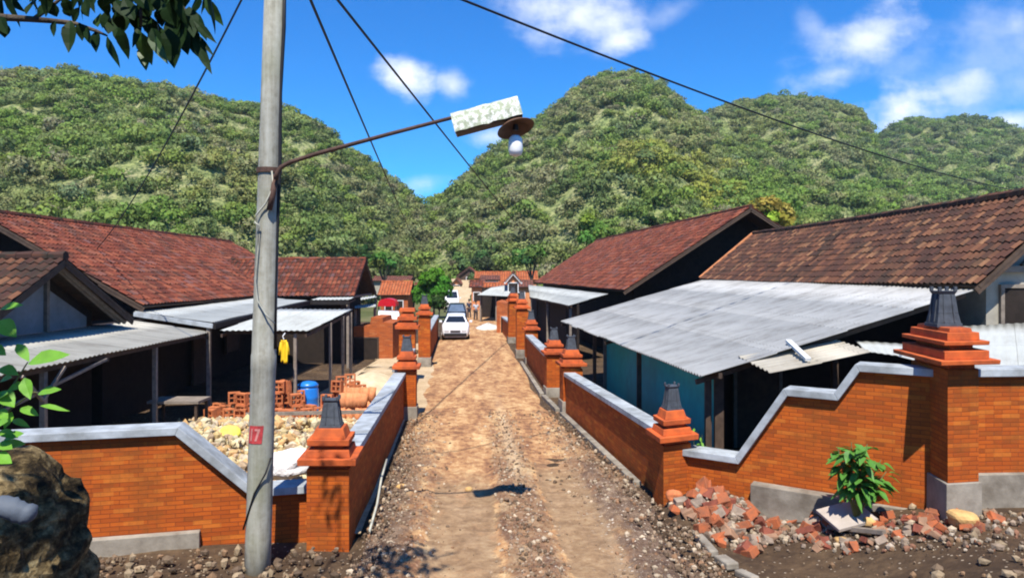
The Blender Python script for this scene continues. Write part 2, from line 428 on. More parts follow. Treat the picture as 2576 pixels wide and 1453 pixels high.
def mk_road():
    """u = metres across from the middle of the lane, v = metres along it"""
    m, t = newmat('dirt_lane')
    uv = t.n('ShaderNodeUVMap').outputs[0]; pos = t.n('ShaderNodeNewGeometry').outputs['Position']
    sp = t.n('ShaderNodeSeparateXYZ', {0: uv}); u, v = sp.outputs[0], sp.outputs[1]
    stretch = t.n('ShaderNodeMapping', {'Vector': uv, 'Scale': (1.5, .33, 1)}).outputs[0]
    a = t.noise(stretch, 1.3, 9.0, .72); b = t.noise(pos, 5.0, 7.0, .72); c = t.noise(pos, 38.0, 3.0)
    e = t.noise(pos, 1.7, 6.0, .7)
    base = t.ramp(t.math('ADD', t.math('MULTIPLY', a, .5), t.math('MULTIPLY', b, .5)),
                  [(.34, (.12, .058, .034)), (.43, (.23, .112, .058)), (.50, (.41, .215, .095)), (.57, (.54, .345, .165)), (.66, (.72, .54, .29))])
    # greyer stony ground near the camera and along both edges
    grey = t.ramp(t.math('ADD', t.math('MULTIPLY', b, .6), t.math('MULTIPLY', e, .4)), [(.33, (.045, .028, .02)), (.45, (.10, .062, .042)), (.55, (.18, .12, .08)), (.68, (.38, .28, .19))])
    near = t.sstep(t.math('ADD', v, t.math('MULTIPLY', t.math('SUBTRACT', a, .5), 9.0)), 19.0, 11.0)
    side = t.sstep(t.math('ADD', t.math('ABSOLUTE', u), t.math('MULTIPLY', t.math('SUBTRACT', e, .5), 1.6)), 1.0, 1.7)
    mid = t.sstep(t.math('ADD', t.math('ABSOLUTE', t.math('SUBTRACT', u, .24)), t.math('MULTIPLY', t.math('SUBTRACT', e, .5), .5)), .42, .28)
    g = t.math('MULTIPLY', t.math('MAXIMUM', side, t.math('MULTIPLY', mid, .6)), t.math('ADD', t.math('MULTIPLY', near, .9), .1))
    col = t.mix(g, base, grey)
    # worn smooth wheel strips of tan cement and clay
    def strip(u0, w, v1):
        d = t.math('ADD', t.math('ABSOLUTE', t.math('SUBTRACT', u, u0)), t.math('ADD', t.math('MULTIPLY', t.math('SUBTRACT', b, .5), .45), t.math('MULTIPLY', t.math('SUBTRACT', e, .5), .35)))
        return t.math('MULTIPLY', t.sstep(d, w, w - .05), t.sstep(t.math('ADD', v, t.math('MULTIPLY', t.math('SUBTRACT', e, .5), 3.0)), v1 + 1.0, v1 - 1.0))
    tan = t.ramp(t.math('ADD', t.math('MULTIPLY', b, .6), t.math('MULTIPLY', e, .4)), [(.34, (.15, .092, .05)), (.46, (.235, .152, .083)), (.54, (.30, .20, .112)), (.64, (.39, .27, .155))])
    tan = t.mix(t.math('MULTIPLY', t.sstep(t.noise(pos, 1.6, 7.0, .75), .54, .66), .45), tan, (.50, .28, .14))
    col = t.mix(t.math('MULTIPLY', strip(-.66, .50, 12.6), .85), col, tan)
    col = t.mix(t.math('MULTIPLY', strip(1.03, .42, 13.5), .85), col, tan)
    # pale ridge of sand between the strips further down
    d = t.math('ADD', t.math('ABSOLUTE', t.math('SUBTRACT', u, .30)), t.math('MULTIPLY', t.math('SUBTRACT', b, .5), .25))
    pale = t.math('MULTIPLY', t.sstep(d, .20, .02), t.math('MULTIPLY', t.sstep(v, 11.5, 13.5), t.sstep(v, 24.0, 15.0)))
    col = t.mix(t.math('MULTIPLY', pale, .4), col, (.66, .50, .30))
    vo = t.n('ShaderNodeTexVoronoi', {'Vector': pos, 'Scale': 13.0, 'Randomness': 1.0})
    rr = t.n('ShaderNodeSeparateColor', {0: vo.outputs['Color']})
    st = t.math('MULTIPLY', t.sstep(vo.outputs['Distance'], .34, .22), t.sstep(rr.outputs[0], .58, .64))
    st = t.math('MULTIPLY', st, t.math('ADD', t.math('MULTIPLY', g, .9), .08))
    col = t.mix(st, col, t.mix(rr.outputs[1], (.36, .27, .19), (.68, .58, .45)))
    vo2 = t.n('ShaderNodeTexVoronoi', {'Vector': pos, 'Scale': 34.0, 'Randomness': 1.0})
    st2 = t.math('MULTIPLY', t.sstep(vo2.outputs['Distance'], .36, .2), t.sstep(t.n('ShaderNodeSeparateColor', {0: vo2.outputs['Color']}).outputs[0], .6, .7))
    st2 = t.math('MULTIPLY', st2, t.math('ADD', t.math('MULTIPLY', g, .8), .1))
    col = t.mix(st2, col, (.42, .34, .26))
    h = t.math('ADD', t.math('ADD', t.math('MULTIPLY', b, .9), t.math('MULTIPLY', c, .2)), t.math('ADD', t.math('MULTIPLY', st, .6), t.math('MULTIPLY', st2, .3)))
    finish(t, col, .95, h, .8, .05, 0, .15)
    return m
M['dirt'] = mk_dirt(); M['far'] = mk_far(); M['road'] = mk_road()
def mk_yard():
    m, t = newmat('yard_sand')
    pos = t.n('ShaderNodeNewGeometry').outputs['Position']
    a = t.noise(pos, .8, 8.0, .65); b = t.noise(pos, 7.0, 6.0, .7)
    col = t.ramp(t.math('ADD', t.math('MULTIPLY', a, .5), t.math('MULTIPLY', b, .5)), [(.3, (.26, .18, .11)), (.5, (.46, .34, .20)), (.68, (.60, .48, .32))])
    finish(t, col, .95, b, .6, .04, 0, .15)
    return m
M['sand'] = mk_yard()

def stations(lo, hi, near, step, grow):
    """grid lines, fine round 'near', coarser away from it"""
    a = [near]; s = step
    while a[-1] < hi: a.append(a[-1] + s); s *= grow
    b = [near]; s = step
    while b[-1] > lo: b.append(b[-1] - s); s *= grow
    return sorted(set(b[1:] + a))
xs = stations(-500, 500, 0, .3, 1.06); ys = stations(-60, 900, 8, .3, 1.045)
mb = MB()
def gnoise(X, Y): return .05 * mnoise.noise(Vector((X * 1.3, Y * 1.3, 3))) + .03 * mnoise.noise(Vector((X * 4, Y * 4, 9))) if abs(X) < 9 and Y < 14 else 0
mb.grid([[(X, Y, gz(X, Y) - .03 + gnoise(X, Y) * (1 if Y < 10 or X > 2.3 else .4)) for Y in ys] for X in xs])
mb.mi = [0 if mb.v[f[0]].y < 60 and abs(mb.v[f[0]].x) < 40 else 1 for f in mb.f]
structure(mb.build('ground', [M['dirt'], M['far']], smooth=True))

def xleft(Y): return -2.12 - .075 * (Y - 10.2) if Y > 9 else -2.03
def xright(Y): return 2.33 - .125 * (Y - 11) if Y < 21 else 1.08 - .06 * (Y - 21)
def xmid(Y): return -.062 * (Y - 9.5)
def road_z(X, Y, ed=1.0):
    z = gz(min(X, 2.4), Y) + .05 + .035 * mnoise.noise(Vector((X * 1.7, Y * .9, 0))) + .018 * mnoise.noise(Vector((X * 5, Y * 4, 5)))
    u_ = X - xmid(Y); nr_ = 1 - sm((Y - 12) / 7)
    tr = max(sm((.62 - abs(u_ + .66)) / .2), sm((.54 - abs(u_ - 1.03)) / .2))
    return z - .08 * (1 - min(1, ed)) + nr_ * ((1 - tr) * (.045 + .05 * mnoise.noise(Vector((X * 7, Y * 6, 2))) + .035 * mnoise.noise(Vector((X * 15, Y * 13, 6)))) - .02 * tr)
mb = MB(); P = []
ry = [2 + .25 * i for i in range(14)] + [5.5 + .09 * i for i in range(150)] + [y for y in ys if 19.1 < y < 46] + [50, 56, 64, 74, 86]
nj = 64
for Y in ry:
    row = []
    l, r = xleft(Y) + .12, xright(Y) - .10
    if Y < 10.8: l = max(l, -2.0); r = 2.1 + .1 * math.sin(Y * 2.3) + .5 * sm((9.5 - Y) / 4)
    if Y > 45: l, r = xmid(Y) - 2.0 - .02 * (Y - 45), xmid(Y) + 2.3 
    for j in range(nj + 1):
        X = lerp(l, r, j / nj)
        z = road_z(X, Y, min(j, nj - j) / 6.0)
        row.append((X, Y, z))
    P.append(row)
mb.grid(P, uvf=lambda i, j: (P[i][j][0] - xmid(P[i][j][1]), P[i][j][1]))
structure(mb.build('dirt_road', M['road'], smooth=True))

# sunlit yard left of the lane, and the clay verge at the gateway
mb = MB()
yx = [-7.6 + .35 * i for i in range(16)]; yy = [9.9 + .5 * i for i in range(64)]
mb.grid([[(X + (xleft(Y) + 2.35) * (1 if X > -5 else 0) - (0 if X > -5 else .25 * max(0, 18 - Y) / 8) + (1.5 * sm((Y - 17.5) / 2) if X < -6 else .8 * sm((Y - 17.5) / 2) if X < -5.2 else 0), Y, gz(X, Y) + .005 + .05 * mnoise.noise(Vector((X * .6, Y * .6, 2)))) for Y in yy] for X in yx])
structure(mb.build('yard_ground', M['sand'], smooth=True))
mb = MB()
mb.grid([[(X, Y, gz(-3, Y) + .02 + .04 * mnoise.noise(Vector((X, Y, 7)))) for Y in [19 + .5 * i for i in range(24)]] for X in [-5.2 + .4 * i for i in range(8)]])
structure(mb.build('gateway_ground', M['sand'], smooth=True))
mb = MB()
mb.grid([[(X, Y, gz(1, Y) + .015) for Y in [11.3 + .8 * i for i in range(52)]] for X in [.6 + .5 * i for i in range(26)]])
structure(mb.build('house_yard', M['dirt'], smooth=True))

# ---------------------------------------------------------------- leaf-cloud meshes
def cloud_mesh(name, mat, cen, rad, col, nq, seed, lobes=4, size=.36, flat=.85, parent=None, jit=.22, soft=.5):
    """many small leaf-clump faces spread through the crowns: cen (T,3), rad (T,), col (T,3)"""
    g = np.random.default_rng(seed)
    cen = np.asarray(cen, float); rad = np.asarray(rad, float); col = np.asarray(col, float); T = len(cen)
    off = Vector((0, 0, 0)) if parent is None else OFF[parent.name]
    ld = g.normal(size=(T, lobes, 3)); ld /= np.linalg.norm(ld, axis=2, keepdims=True); ld[:, :, 2] = np.abs(ld[:, :, 2]) * .9
    lc = ld * g.uniform(.25, .62, (T, lobes, 1)); lr = g.uniform(.42, .66, (T, lobes))
    li = g.integers(0, lobes, (T, nq)); ti = np.arange(T)[:, None]
    d = g.normal(size=(T, nq, 3)); d /= np.linalg.norm(d, axis=2, keepdims=True); d[:, :, 2] = np.where(d[:, :, 2] < -.35, -d[:, :, 2], d[:, :, 2])
    p = lc[ti, li] + d * (lr[ti, li] * g.uniform(.72, 1.12, (T, nq)))[:, :, None]
    p[:, :, 2] *= flat
    p = cen[:, None, :] + p * rad[:, None, None]
    n = d + g.normal(size=d.shape) * .55; n /= np.linalg.norm(n, axis=2, keepdims=True)
    a = np.cross(n, g.normal(size=n.shape)); a /= np.linalg.norm(a, axis=2, keepdims=True); b = np.cross(n, a)
    s = (size * rad[:, None] * g.uniform(.55, 1.25, (T, nq)))[:, :, None]
    w = s * g.uniform(.45, .9, (T, nq))[:, :, None]
    k = n * s * .25
    q = np.stack([p - a * s, p - b * w + k, p + a * s, p + b * w + k], 2).reshape(-1, 3)
    c = col[:, None, :] * g.uniform(1 - jit, 1 + jit, (T, nq, 1)) * g.uniform(.94, 1.06, (T, nq, 3))
    c = np.repeat(c.reshape(-1, 3), 4, 0)
    N = T * nq
    me = bpy.data.meshes.new(name)
    me.vertices.add(N * 4); me.loops.add(N * 4); me.polygons.add(N)
    q -= np.array(off)
    me.vertices.foreach_set('co', q.astype(np.float32).ravel())
    me.loops.foreach_set('vertex_index', np.arange(N * 4, dtype=np.int32))
    me.polygons.foreach_set('loop_start', np.arange(0, N * 4, 4, dtype=np.int32))
    at = me.color_attributes.new('col', 'FLOAT_COLOR', 'POINT')
    at.data.foreach_set('color', np.concatenate([np.clip(c, 0, 1), np.ones((N * 4, 1))], 1).astype(np.float32).ravel())
    me.update(calc_edges=True); me.materials.append(mat)
    nn = d * soft + n * (1 - soft); nn /= np.linalg.norm(nn, axis=2, keepdims=True)
    me.normals_split_custom_set_from_vertices(np.repeat(nn.reshape(-1, 3), 4, 0).astype(np.float32))
    o = bpy.data.objects.new(name, me); C.objects.link(o)
    if parent is not None: o.parent = parent; OFF[o.name] = off
    return o

PAL = [(.215, .285, .065), (.16, .25, .06), (.27, .31, .095), (.28, .27, .14), (.27, .24, .165), (.11, .155, .065), (.23, .29, .115), (.32, .31, .15), (.16, .215, .12)]
PW = [.22, .16, .14, .14, .09, .10, .08, .05, .06]

def mk_hill():
    m, t = newmat('hill_soil')
    pos = t.n('ShaderNodeNewGeometry').outputs['Position']
    col = t.mix(t.sstep(t.noise(pos, 1.1, 6.0, .75), .40, .60), t.ramp(t.noise(pos, .12, 8.0, .7), [(.35, (.16, .21, .06)), (.5, (.25, .27, .10)), (.65, (.30, .27, .15))]), (.06, .085, .03))
    finish(t, col, .95, t.noise(pos, .5, 6.0), .6, .8, 0, .1)
    return m
M['hill'] = mk_hill()

def hill(crest, base, step, nt, seed, spacing, rmin, rmax, zb=-2.0, tint=(1, 1, 1), power=.85, rough=1.0, yellow=(), dark=()):
    """crest: [(px, py, D)] where the skyline stands; base: [(px, D)] where the slope starts"""
    def ip(tab, x, k):
        for a, b in zip(tab, tab[1:]):
            if a[0] <= x <= b[0]:
                f = (x - a[0]) / (b[0] - a[0]); return lerp(a[k], b[k], f)
        return tab[0][k] if x < tab[0][0] else tab[-1][k]
    x0, x1 = crest[0][0], crest[-1][0]; nx = int((x1 - x0) / step) + 1
    so = seed * 13.7
    P = []
    for i in range(nx + 1):
        px = lerp(x0, x1, i / nx); a = (px - CX) / F
        Dc = ip(crest, px, 2); zc = H - (ip(crest, px, 1) + 6 - CY) * Dc / F; Db = ip(base, px, 1)
        row = []
        for j in range(nt + 1):
            t = j / nt; D = lerp(Db, Dc, t)
            nn = mnoise.fractal(Vector((a * D * .035 + so, D * .035, 0)), 1.0, 2.0, 4) * rough
            nb = mnoise.noise(Vector((a * D * .11 + so, D * .11, 4))) * rough
            z = lerp(zb, zc, t ** power) + (nn * 7 + nb * 2.2) * math.sin(math.pi * min(1, t * 1.02)) ** .8 * (Dc / 220)
            row.append(Vector((a * D, D, z)))
        for j in range(1, 6): 
            D = Dc + j * j * 5; row.append(Vector((a * D, D, zc - (zc - zb) * (j / 5) ** 1.5 * .9)))
        P.append(row)
    mb = MB(); mb.grid(P)
    structure(mb.build('hill', M['hill'], smooth=True))
    g = random.Random(seed); cen = []; rad = []; col = []
    for i in range(nx):
        for j in range(nt + 1):
            A, B, Cc, Dd = P[i][j], P[i + 1][j], P[i + 1][j + 1], P[i][j + 1]
            area = ((B - A).cross(Dd - A)).length
            k = area / (spacing * spacing) * 1.35; k = int(k) + (g.random() < k - int(k))
            for _ in range(k):
                s, t = g.random(), g.random()
                p = A.lerp(B, s).lerp(Dd.lerp(Cc, s), t)
                px = CX + F * p.x / p.y; py = CY - F * (p.z - H) / p.y
                m1 = mnoise.noise(Vector((p.x * .05 + so, p.y * .05, p.z * .05))); m2 = mnoise.noise(Vector((p.x * .16 + so, p.y * .16, 8)))
                c = list(g.choices(PAL, PW)[0])
                if m1 > .12: c = [lerp(u, v, .55) for u, v in zip(c, PAL[1])]
                elif m1 < -.16: c = [lerp(u, v, .55) for u, v in zip(c, PAL[3])]
                if m2 > .38: c = list(PAL[5])
                for (qx, qy, qr, cc) in yellow:
                    dd = math.hypot((px - qx) / qr[0], (py - qy) / qr[1])
                    if dd < 1 and g.random() < 1.0 - dd * .9: c = [lerp(u, v, .7) for u, v in zip(c, cc)]
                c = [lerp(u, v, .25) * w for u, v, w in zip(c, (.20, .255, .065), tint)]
                r = lerp(rmin, rmax, g.random() ** 2.4)
                cen.append((p.x, p.y, p.z + r * .25)); rad.append(r); col.append(c)
    return cen, rad, col

wood = ([], [], [])
def addhill(*a, **k):
    for w, x in zip(wood, hill(*a, **k)): w.extend(x)
YG = (.34, .34, .06); BG = (.17, .29, .05); GY = (.28, .24, .165)
# far valley back wall
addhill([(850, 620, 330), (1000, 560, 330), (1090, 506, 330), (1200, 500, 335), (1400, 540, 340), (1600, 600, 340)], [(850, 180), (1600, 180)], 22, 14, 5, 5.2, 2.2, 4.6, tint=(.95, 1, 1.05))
# left hill
addhill([(-330, 230, 165), (-150, 200, 170), (0, 186, 175), (90, 180, 178), (190, 184, 180), (250, 203, 182), (350, 208, 185), (450, 228, 188), (550, 252, 190), (650, 268, 192), (760, 288, 195),
         (820, 325, 196), (862, 372, 198), (905, 385, 205), (950, 424, 215), (1000, 462, 225), (1050, 505, 235), (1100, 552, 240), (1160, 610, 245), (1220, 660, 250)],
        [(-330, 62), (500, 66), (900, 85), (1220, 130)], 14, 26, 2, 2.75, 1.2, 2.9,
        yellow=[(60, 330, (150, 60), BG), (560, 470, (200, 90), (.27, .27, .085)), (380, 560, (200, 50), BG), (250, 230, (160, 50), BG)])
# far right hills
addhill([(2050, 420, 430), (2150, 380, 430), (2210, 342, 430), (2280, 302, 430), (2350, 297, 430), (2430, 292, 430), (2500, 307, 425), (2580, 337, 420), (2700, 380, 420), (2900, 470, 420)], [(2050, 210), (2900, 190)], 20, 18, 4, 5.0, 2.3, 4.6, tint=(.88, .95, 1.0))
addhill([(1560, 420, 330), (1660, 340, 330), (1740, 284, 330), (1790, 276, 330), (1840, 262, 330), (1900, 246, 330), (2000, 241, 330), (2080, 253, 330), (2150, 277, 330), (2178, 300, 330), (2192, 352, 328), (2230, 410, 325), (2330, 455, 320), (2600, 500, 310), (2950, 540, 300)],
        [(1560, 170), (2100, 140), (2950, 110)], 18, 22, 6, 4.1, 1.9, 3.9, tint=(.95, .99, 1.0), yellow=[(1900, 330, (120, 60), (.25, .24, .09)), (2330, 480, (300, 60), BG)])
# right peak
addhill([(960, 640, 215), (1040, 580, 220), (1090, 515, 225), (1130, 486, 230), (1180, 436, 235), (1230, 386, 240), (1300, 335, 245), (1350, 303, 248), (1400, 273, 250), (1440, 235, 252), (1480, 205, 255), (1540, 188, 258), (1600, 190, 258),
         (1660, 214, 255), (1700, 248, 250), (1740, 282, 245), (1800, 340, 235), (1900, 400, 225), (2050, 450, 215), (2250, 500, 205), (2450, 545, 195), (2800, 590, 185)],
        [(960, 120), (1300, 98), (1700, 85), (2800, 70)], 14, 30, 3, 3.1, 1.4, 3.4,
        yellow=[(1700, 440, (170, 60), YG), (1790, 500, (80, 50), (.40, .38, .06)), (1600, 420, (80, 40), (.33, .31, .08)), (1900, 540, (200, 45), BG), (1950, 470, (150, 60), BG), (1250, 610, (220, 60), GY), (1440, 640, (200, 40), (.22, .24, .08)), (2100, 540, (200, 40), BG), (1330, 480, (90, 60), GY)])
sc_ = cloud_mesh('hill_scrub', M['leaf'], *wood, 200, 11, lobes=6, size=.125, soft=.85)
tag(sc_, 'dense green and grey scrub covering the hills behind the village', 'scrub', kind='stuff')

# thin air over the whole valley, so that the far hills pale a little
mb = MB(); mb.box((-620, -80, -6), (620, 900, 170))
m, tt = newmat('air')
pv = tt.n('ShaderNodeVolumePrincipled', {'Color': (.80, .88, 1.0, 1), 'Density': .00022, 'Anisotropy': .2})
tt.t.links.new(pv.outputs[0], tt.n('ShaderNodeOutputMaterial').inputs['Volume'])
hz = mb.build('haze', m); tag(hz, None, None, kind='stuff')
def tree(name, label, px, py, D, r, col, trunk_h, nq=900, lobes=9, size=.2, group=None, flat=1.0):
    c = W(px, py, D); z0 = c.z - r * .5 - trunk_h
    t = thing(name, label, 'tree', (c.x, c.y, z0), group)
    mb = MB(); pts = [(c.x, c.y, z0 - .3), (c.x + .05 * r, c.y, z0 + trunk_h * .6), (c.x, c.y + .05 * r, c.z)]
    mb.tube(pts, [.09 * r, .065 * r, .03 * r], 8)
    for k in range(5):
        a = k * 1.26 + .4; mb.tube([pts[1], (c.x + r * .3 * math.cos(a), c.y + r * .3 * math.sin(a), c.z - r * .1), (c.x + r * .6 * math.cos(a), c.y + r * .6 * math.sin(a), c.z + r * .3)], [.04 * r, .03 * r, .01 * r], 6)
    mb.build('trunk', M['bark'], t)
    g = random.Random(int(px * 3 + D)); cs = [c + Vector((g.uniform(-.55, .55) * r, g.uniform(-.4, .4) * r, g.uniform(-.5, .45) * r)) for _ in range(6)]
    cloud_mesh('crown', M['leaf'], cs, [r * g.uniform(.45, .75) for _ in cs], [[k * g.uniform(.7, 1.25) for k in col] for _ in cs], nq // 3, int(px + D), max(4, lobes // 2), size * 1.15, flat, t, .35)
    return t
tree('broadleaf_tree', 'bright green leafy tree at the left edge of the lane', 1090, 722, 66, 1.85, (.10, .30, .025), 1.8, 1700, 9, .14, flat=1.25)
tree('round_tree', 'small round dark tree standing above the red roof end', 921, 638, 85, 1.15, (.05, .10, .03), 3.0, 700, 6, .2)
tree('roadside_tree', 'dark green tree between the red roof gable and the lane', 965, 676, 88, 2.2, (.11, .19, .055), 1.5, 900, 9, .17)
tree('hillside_tree', 'dark round bush poking above the long right roof ridge', 1640, 560, 78, 1.0, (.025, .05, .02), 3.0, 500, 6, .2)
tree('hillside_tree', 'yellow green tree behind the peak of the right roof', 1935, 545, 62, 2.2, (.33, .36, .06), 3.0, 900, 8, .16)
tree('hillside_tree', 'fresh green tree rising behind the middle of the right roof', 1500, 590, 84, 2.4, (.16, .27, .05), 3.0, 900, 8, .16)
tree('hillside_tree', 'green tree on the slope above the white trimmed gable', 1335, 660, 86, 2.2, (.11, .20, .05), 3.0, 900, 8, .16)

tree('roadside_bush', 'dark leafy bush under the bright green tree beside the lane', 1076, 758, 62, 1.25, (.06, .15, .03), .3, 700, 6, .17)
tree('roadside_bush', 'green bush between the green tree and the white car', 1104, 764, 61, .95, (.05, .12, .03), .3, 500, 6, .18)
tree('roadside_bush', 'low green bush on the slope left of the white minibus', 1108, 742, 92, 1.5, (.10, .20, .04), .6, 600, 6, .18)
tree('roadside_bush', 'olive bush on the slope right of the uphill lane', 1204, 706, 104, 1.6, (.16, .20, .06), .6, 600, 6, .18)
tree('broadleaf_tree', 'tall dark green tree behind the far roofs right of the lane', 1228, 664, 112, 2.6, (.07, .13, .04), 2.0, 900, 8, .16)
tree('broadleaf_tree', 'grey green tree behind the brown gabled house', 1150, 668, 114, 2.4, (.15, .18, .075), 2.0, 900, 8, .16)
tree('roadside_bush', 'leafy bush between the orange house and the green tree', 1040, 740, 78, 1.5, (.09, .18, .04), .6, 600, 6, .18)
# ---------------------------------------------------------------- walls and piers
def V2(x, y): return Vector((x, y, 0))
def wall(label, p0, p1, top, zb, thick=.22, back=None, cth=.1, ov=.09, foundation=None, cat='wall', name='brick_wall', mat='brick', coping=True):
    """brick wall whose front face runs from p0 to p1; top = [(s, z)] underside of the coping along that line"""
    p0, p1 = V2(*p0), V2(*p1); d = (p1 - p0).normalized(); L = (p1 - p0).length
    n = Vector((-d.y, d.x, 0))
    if back is not None and n.dot(V2(*back)) < 0: n = -n
    t = thing(name, label, cat, (p0.x, p0.y, zb(0)))
    P = lambda s, z: p0 + d * s + Vector((0, 0, z))
    nb = max(2, int(L / 1.5)); bot = [P(L * i / nb, zb(L * i / nb)) for i in range(nb, -1, -1)]
    mb = MB(); mb.prism([P(s, z) for s, z in top] + bot, n * thick)
    mb.build('brickwork', M[mat], t)
    if coping:
        up = []
        for i, (s, z) in enumerate(top):
            q = Vector((s, z))
            a = (Vector(top[i]) - Vector(top[i - 1])).normalized() if i else None
            b = (Vector(top[i + 1]) - Vector(top[i])).normalized() if i < len(top) - 1 else None
            if a is None: m = Vector((-b.y, b.x)); k = 1
            elif b is None: m = Vector((-a.y, a.x)); k = 1
            else:
                m = (Vector((-a.y, a.x)) + Vector((-b.y, b.x))).normalized(); k = 1 / max(.35, m.dot(Vector((-a.y, a.x))))
            up.append(q + m * cth * k)
        mb = MB(); f = -n * ov; bk = n * (thick + ov)
        for i in range(len(top) - 1):
            lo0, lo1, u0, u1 = P(*top[i]), P(*top[i + 1]), P(*up[i]), P(*up[i + 1])
            mb.hexa([lo0 + f, lo1 + f, lo1 + bk, lo0 + bk, u0 + f * .96, u1 + f * .96, u1 + bk * .97, u0 + bk * .97])
        o = mb.build('coping', M['coping'], t, bevel=.008)
        for v in o.data.vertices: v.co.z += .001
    for (s0, s1, zt, pr) in (foundation or []):
        mb = MB(); a, b = p0 + d * s0 - n * pr, p0 + d * s1 - n * pr
        mb.hexa([a + Vector((0, 0, zb(s0) - .1)), b + Vector((0, 0, zb(s1) - .1)), b + n * (pr * .9) + Vector((0, 0, zb(s1) - .1)), a + n * (pr * .9) + Vector((0, 0, zb(s0) - .1)),
                 a + Vector((0, 0, zt)), b + Vector((0, 0, zt)), b + n * (pr * .9) + Vector((0, 0, zt + .012)), a + n * (pr * .9) + Vector((0, 0, zt + .012))])
        mb.build('foundation', M['cement'], t, bevel=.01)
    return t

def pier(label, P0, az_a, az_b, w, dp, zb, zs, k=1.0, plinth=0.0, finial=True, tiers=2, fin_k=1.0):
    """pier with front-left corner P0; az_a, az_b = compass directions (0 = away from the camera) of the front and side"""
    a = Vector((math.sin(R(az_a)), math.cos(R(az_a)), 0)); b = Vector((math.sin(R(az_b)), math.cos(R(az_b)), 0))
    c = V2(*P0) + a * w / 2 + b * dp / 2
    t = thing('brick_pier', label, 'pier', (c.x, c.y, zb), 'lantern-topped brick piers')
    q = [(-1, -1), (1, -1), (1, 1), (-1, 1)]
    def blk(mb, o0, o1, z0, z1):
        ha0, hb0, ha1, hb1 = w / 2 + o0, dp / 2 + o0, w / 2 + o1, dp / 2 + o1
        mb.hexa([c + a * i * ha0 + b * j * hb0 + Vector((0, 0, z0)) for i, j in q] + [c + a * i * ha1 + b * j * hb1 + Vector((0, 0, z1)) for i, j in q])
    mb = MB(); blk(mb, 0, 0, zb - .2 if not plinth else zb + plinth, zs); mb.build('shaft', M['brick'], t, bevel=.006)
    if plinth:
        mb = MB(); blk(mb, .035, .03, zb - .3, zb + plinth); mb.build('plinth', M['cement'], t, bevel=.012)
    mb = MB(); h = k
    z = zs
    prof = [(-.04, -.04, .07), (.10, .105, .085), (.015, -.005, .095), (-.085, -.085, .055), (-.005, .0, .08), (-.055, -.095, .13)]
    if tiers == 3: prof = [(-.03, -.03, .06), (.10, .11, .10), (.05, .04, .08), (-.06, -.06, .06), (.05, .05, .10), (-.03, -.04, .09), (-.09, -.09, .05), (-.0, -.02, .10)]
    if tiers == 4: prof = [(-.03, -.03, .07), (.17, .175, .05), (.085, .085, .095), (-.045, -.045, .06), (.085, .09, .045), (.01, .005, .09), (-.05, -.06, .045)]
    for o0, o1, dz in prof:
        blk(mb, o0 * h, o1 * h, z, z + dz * h); z += dz * h
    mb.build('cap', M['cap'], t, bevel=.008)
    if finial:
        mb = MB(); kk = k * fin_k
        def sq(r0, r1, z0, z1):
            mb.hexa([c + a * i * r0 * kk + b * j * r0 * kk + Vector((0, 0, z + z0 * kk)) for i, j in q] + [c + a * i * r1 * kk + b * j * r1 * kk + Vector((0, 0, z + z1 * kk)) for i, j in q])
        sq(.15, .148, -.01, .03); sq(.138, .118, .03, .13); sq(.118, .092, .13, .33)
        sq(.092, .112, .33, .365)
        for i, j in q:
            e = c + (a * i + b * j) * .092 * kk + Vector((0, 0, z + .365 * kk)); mb.fbox(e + Vector((0, 0, .02 * kk)), a * .018 * kk, b * .018 * kk, Vector((0, 0, .022 * kk)))
        for i in (-1, 1):
            for off in (-.06, .06):
                for ax, bx in ((a, b), (b, a)):
                    p_, q_ = c + ax * i * .139 * kk + bx * off * kk, c + ax * i * .096 * kk + bx * off * .75 * kk
                    mb.bar(p_ + Vector((0, 0, z + .04 * kk)), q_ + Vector((0, 0, z + .33 * kk)), .013 * kk)
        mb.build('finial', M['stone'], t, bevel=.006)
    return t

# corner piers of the gateway
pier('orange brick pier at the left gateway corner, beside the concrete pole', (-2.70, 9.4), 90, -4.3, .56, .56, -.05, 1.04)
pier('orange brick pier at the right gateway corner, in front of the teal wall', (2.33, 11.0), 66, -7, .52, .52, 0, .96)
pier('tallest brick pier with deep slabs, at the far right by the shrub', (5.39, 8.85), 80, 7, .44, 1.05, .58, 2.42, 1.12, .44, True, 4, 1.12)
# piers down the left side of the lane
pier('brick pier at the far end of the left lane wall', (-2.97, 18.4), 90, -4.3, .5, .5, -.1, 1.10, 1.0, .3)
pier('three tiered brick pier without a lantern, behind the left lane wall', (-3.95, 25.0), 90, -4, .56, .56, -.2, 1.62, 1.25, .0, False, 3)
pier('tall orange pier with grey plinth beside the white car', (-3.88, 29.6), 90, -4, .5, .5, -.25, 1.85, 1.0, .42)
# piers down the right side of the lane
pier('brick pier at the far end of the right lane wall, under the awning', (1.36, 19.0), 88, -7, .52, .52, -.12, 1.10, .95, .35)
pier('brick pier with bright orange face, first past the right gap', (1.06, 21.8), 88, -6, .52, .52, -.15, 1.10, .95, .30)
pier('low brick pier ending the second right wall', (.60, 31.0), 88, -5, .52, .52, -.25, 1.12, 1.0, .25)
pier('tall brick pier with grey lantern in front of the grey far awning', (.22, 33.6), 88, -4, .55, .55, -.28, 1.92, 1.0, .35)
pier('farthest tall orange brick pier on the right of the lane', (-.22, 42.0), 88, -4, .58, .58, -.38, 1.95, 1.05, .30)

def on_line(p0, d, px, py):
    """distance along the line and height at which pixel (px,py) looks at that vertical plane"""
    k = (px - CX) / F
    s = (k * p0[1] - p0[0]) / (d[0] - k * d[1]); Y = p0[1] + d[1] * s
    return s, H - (py - CY) * Y / F
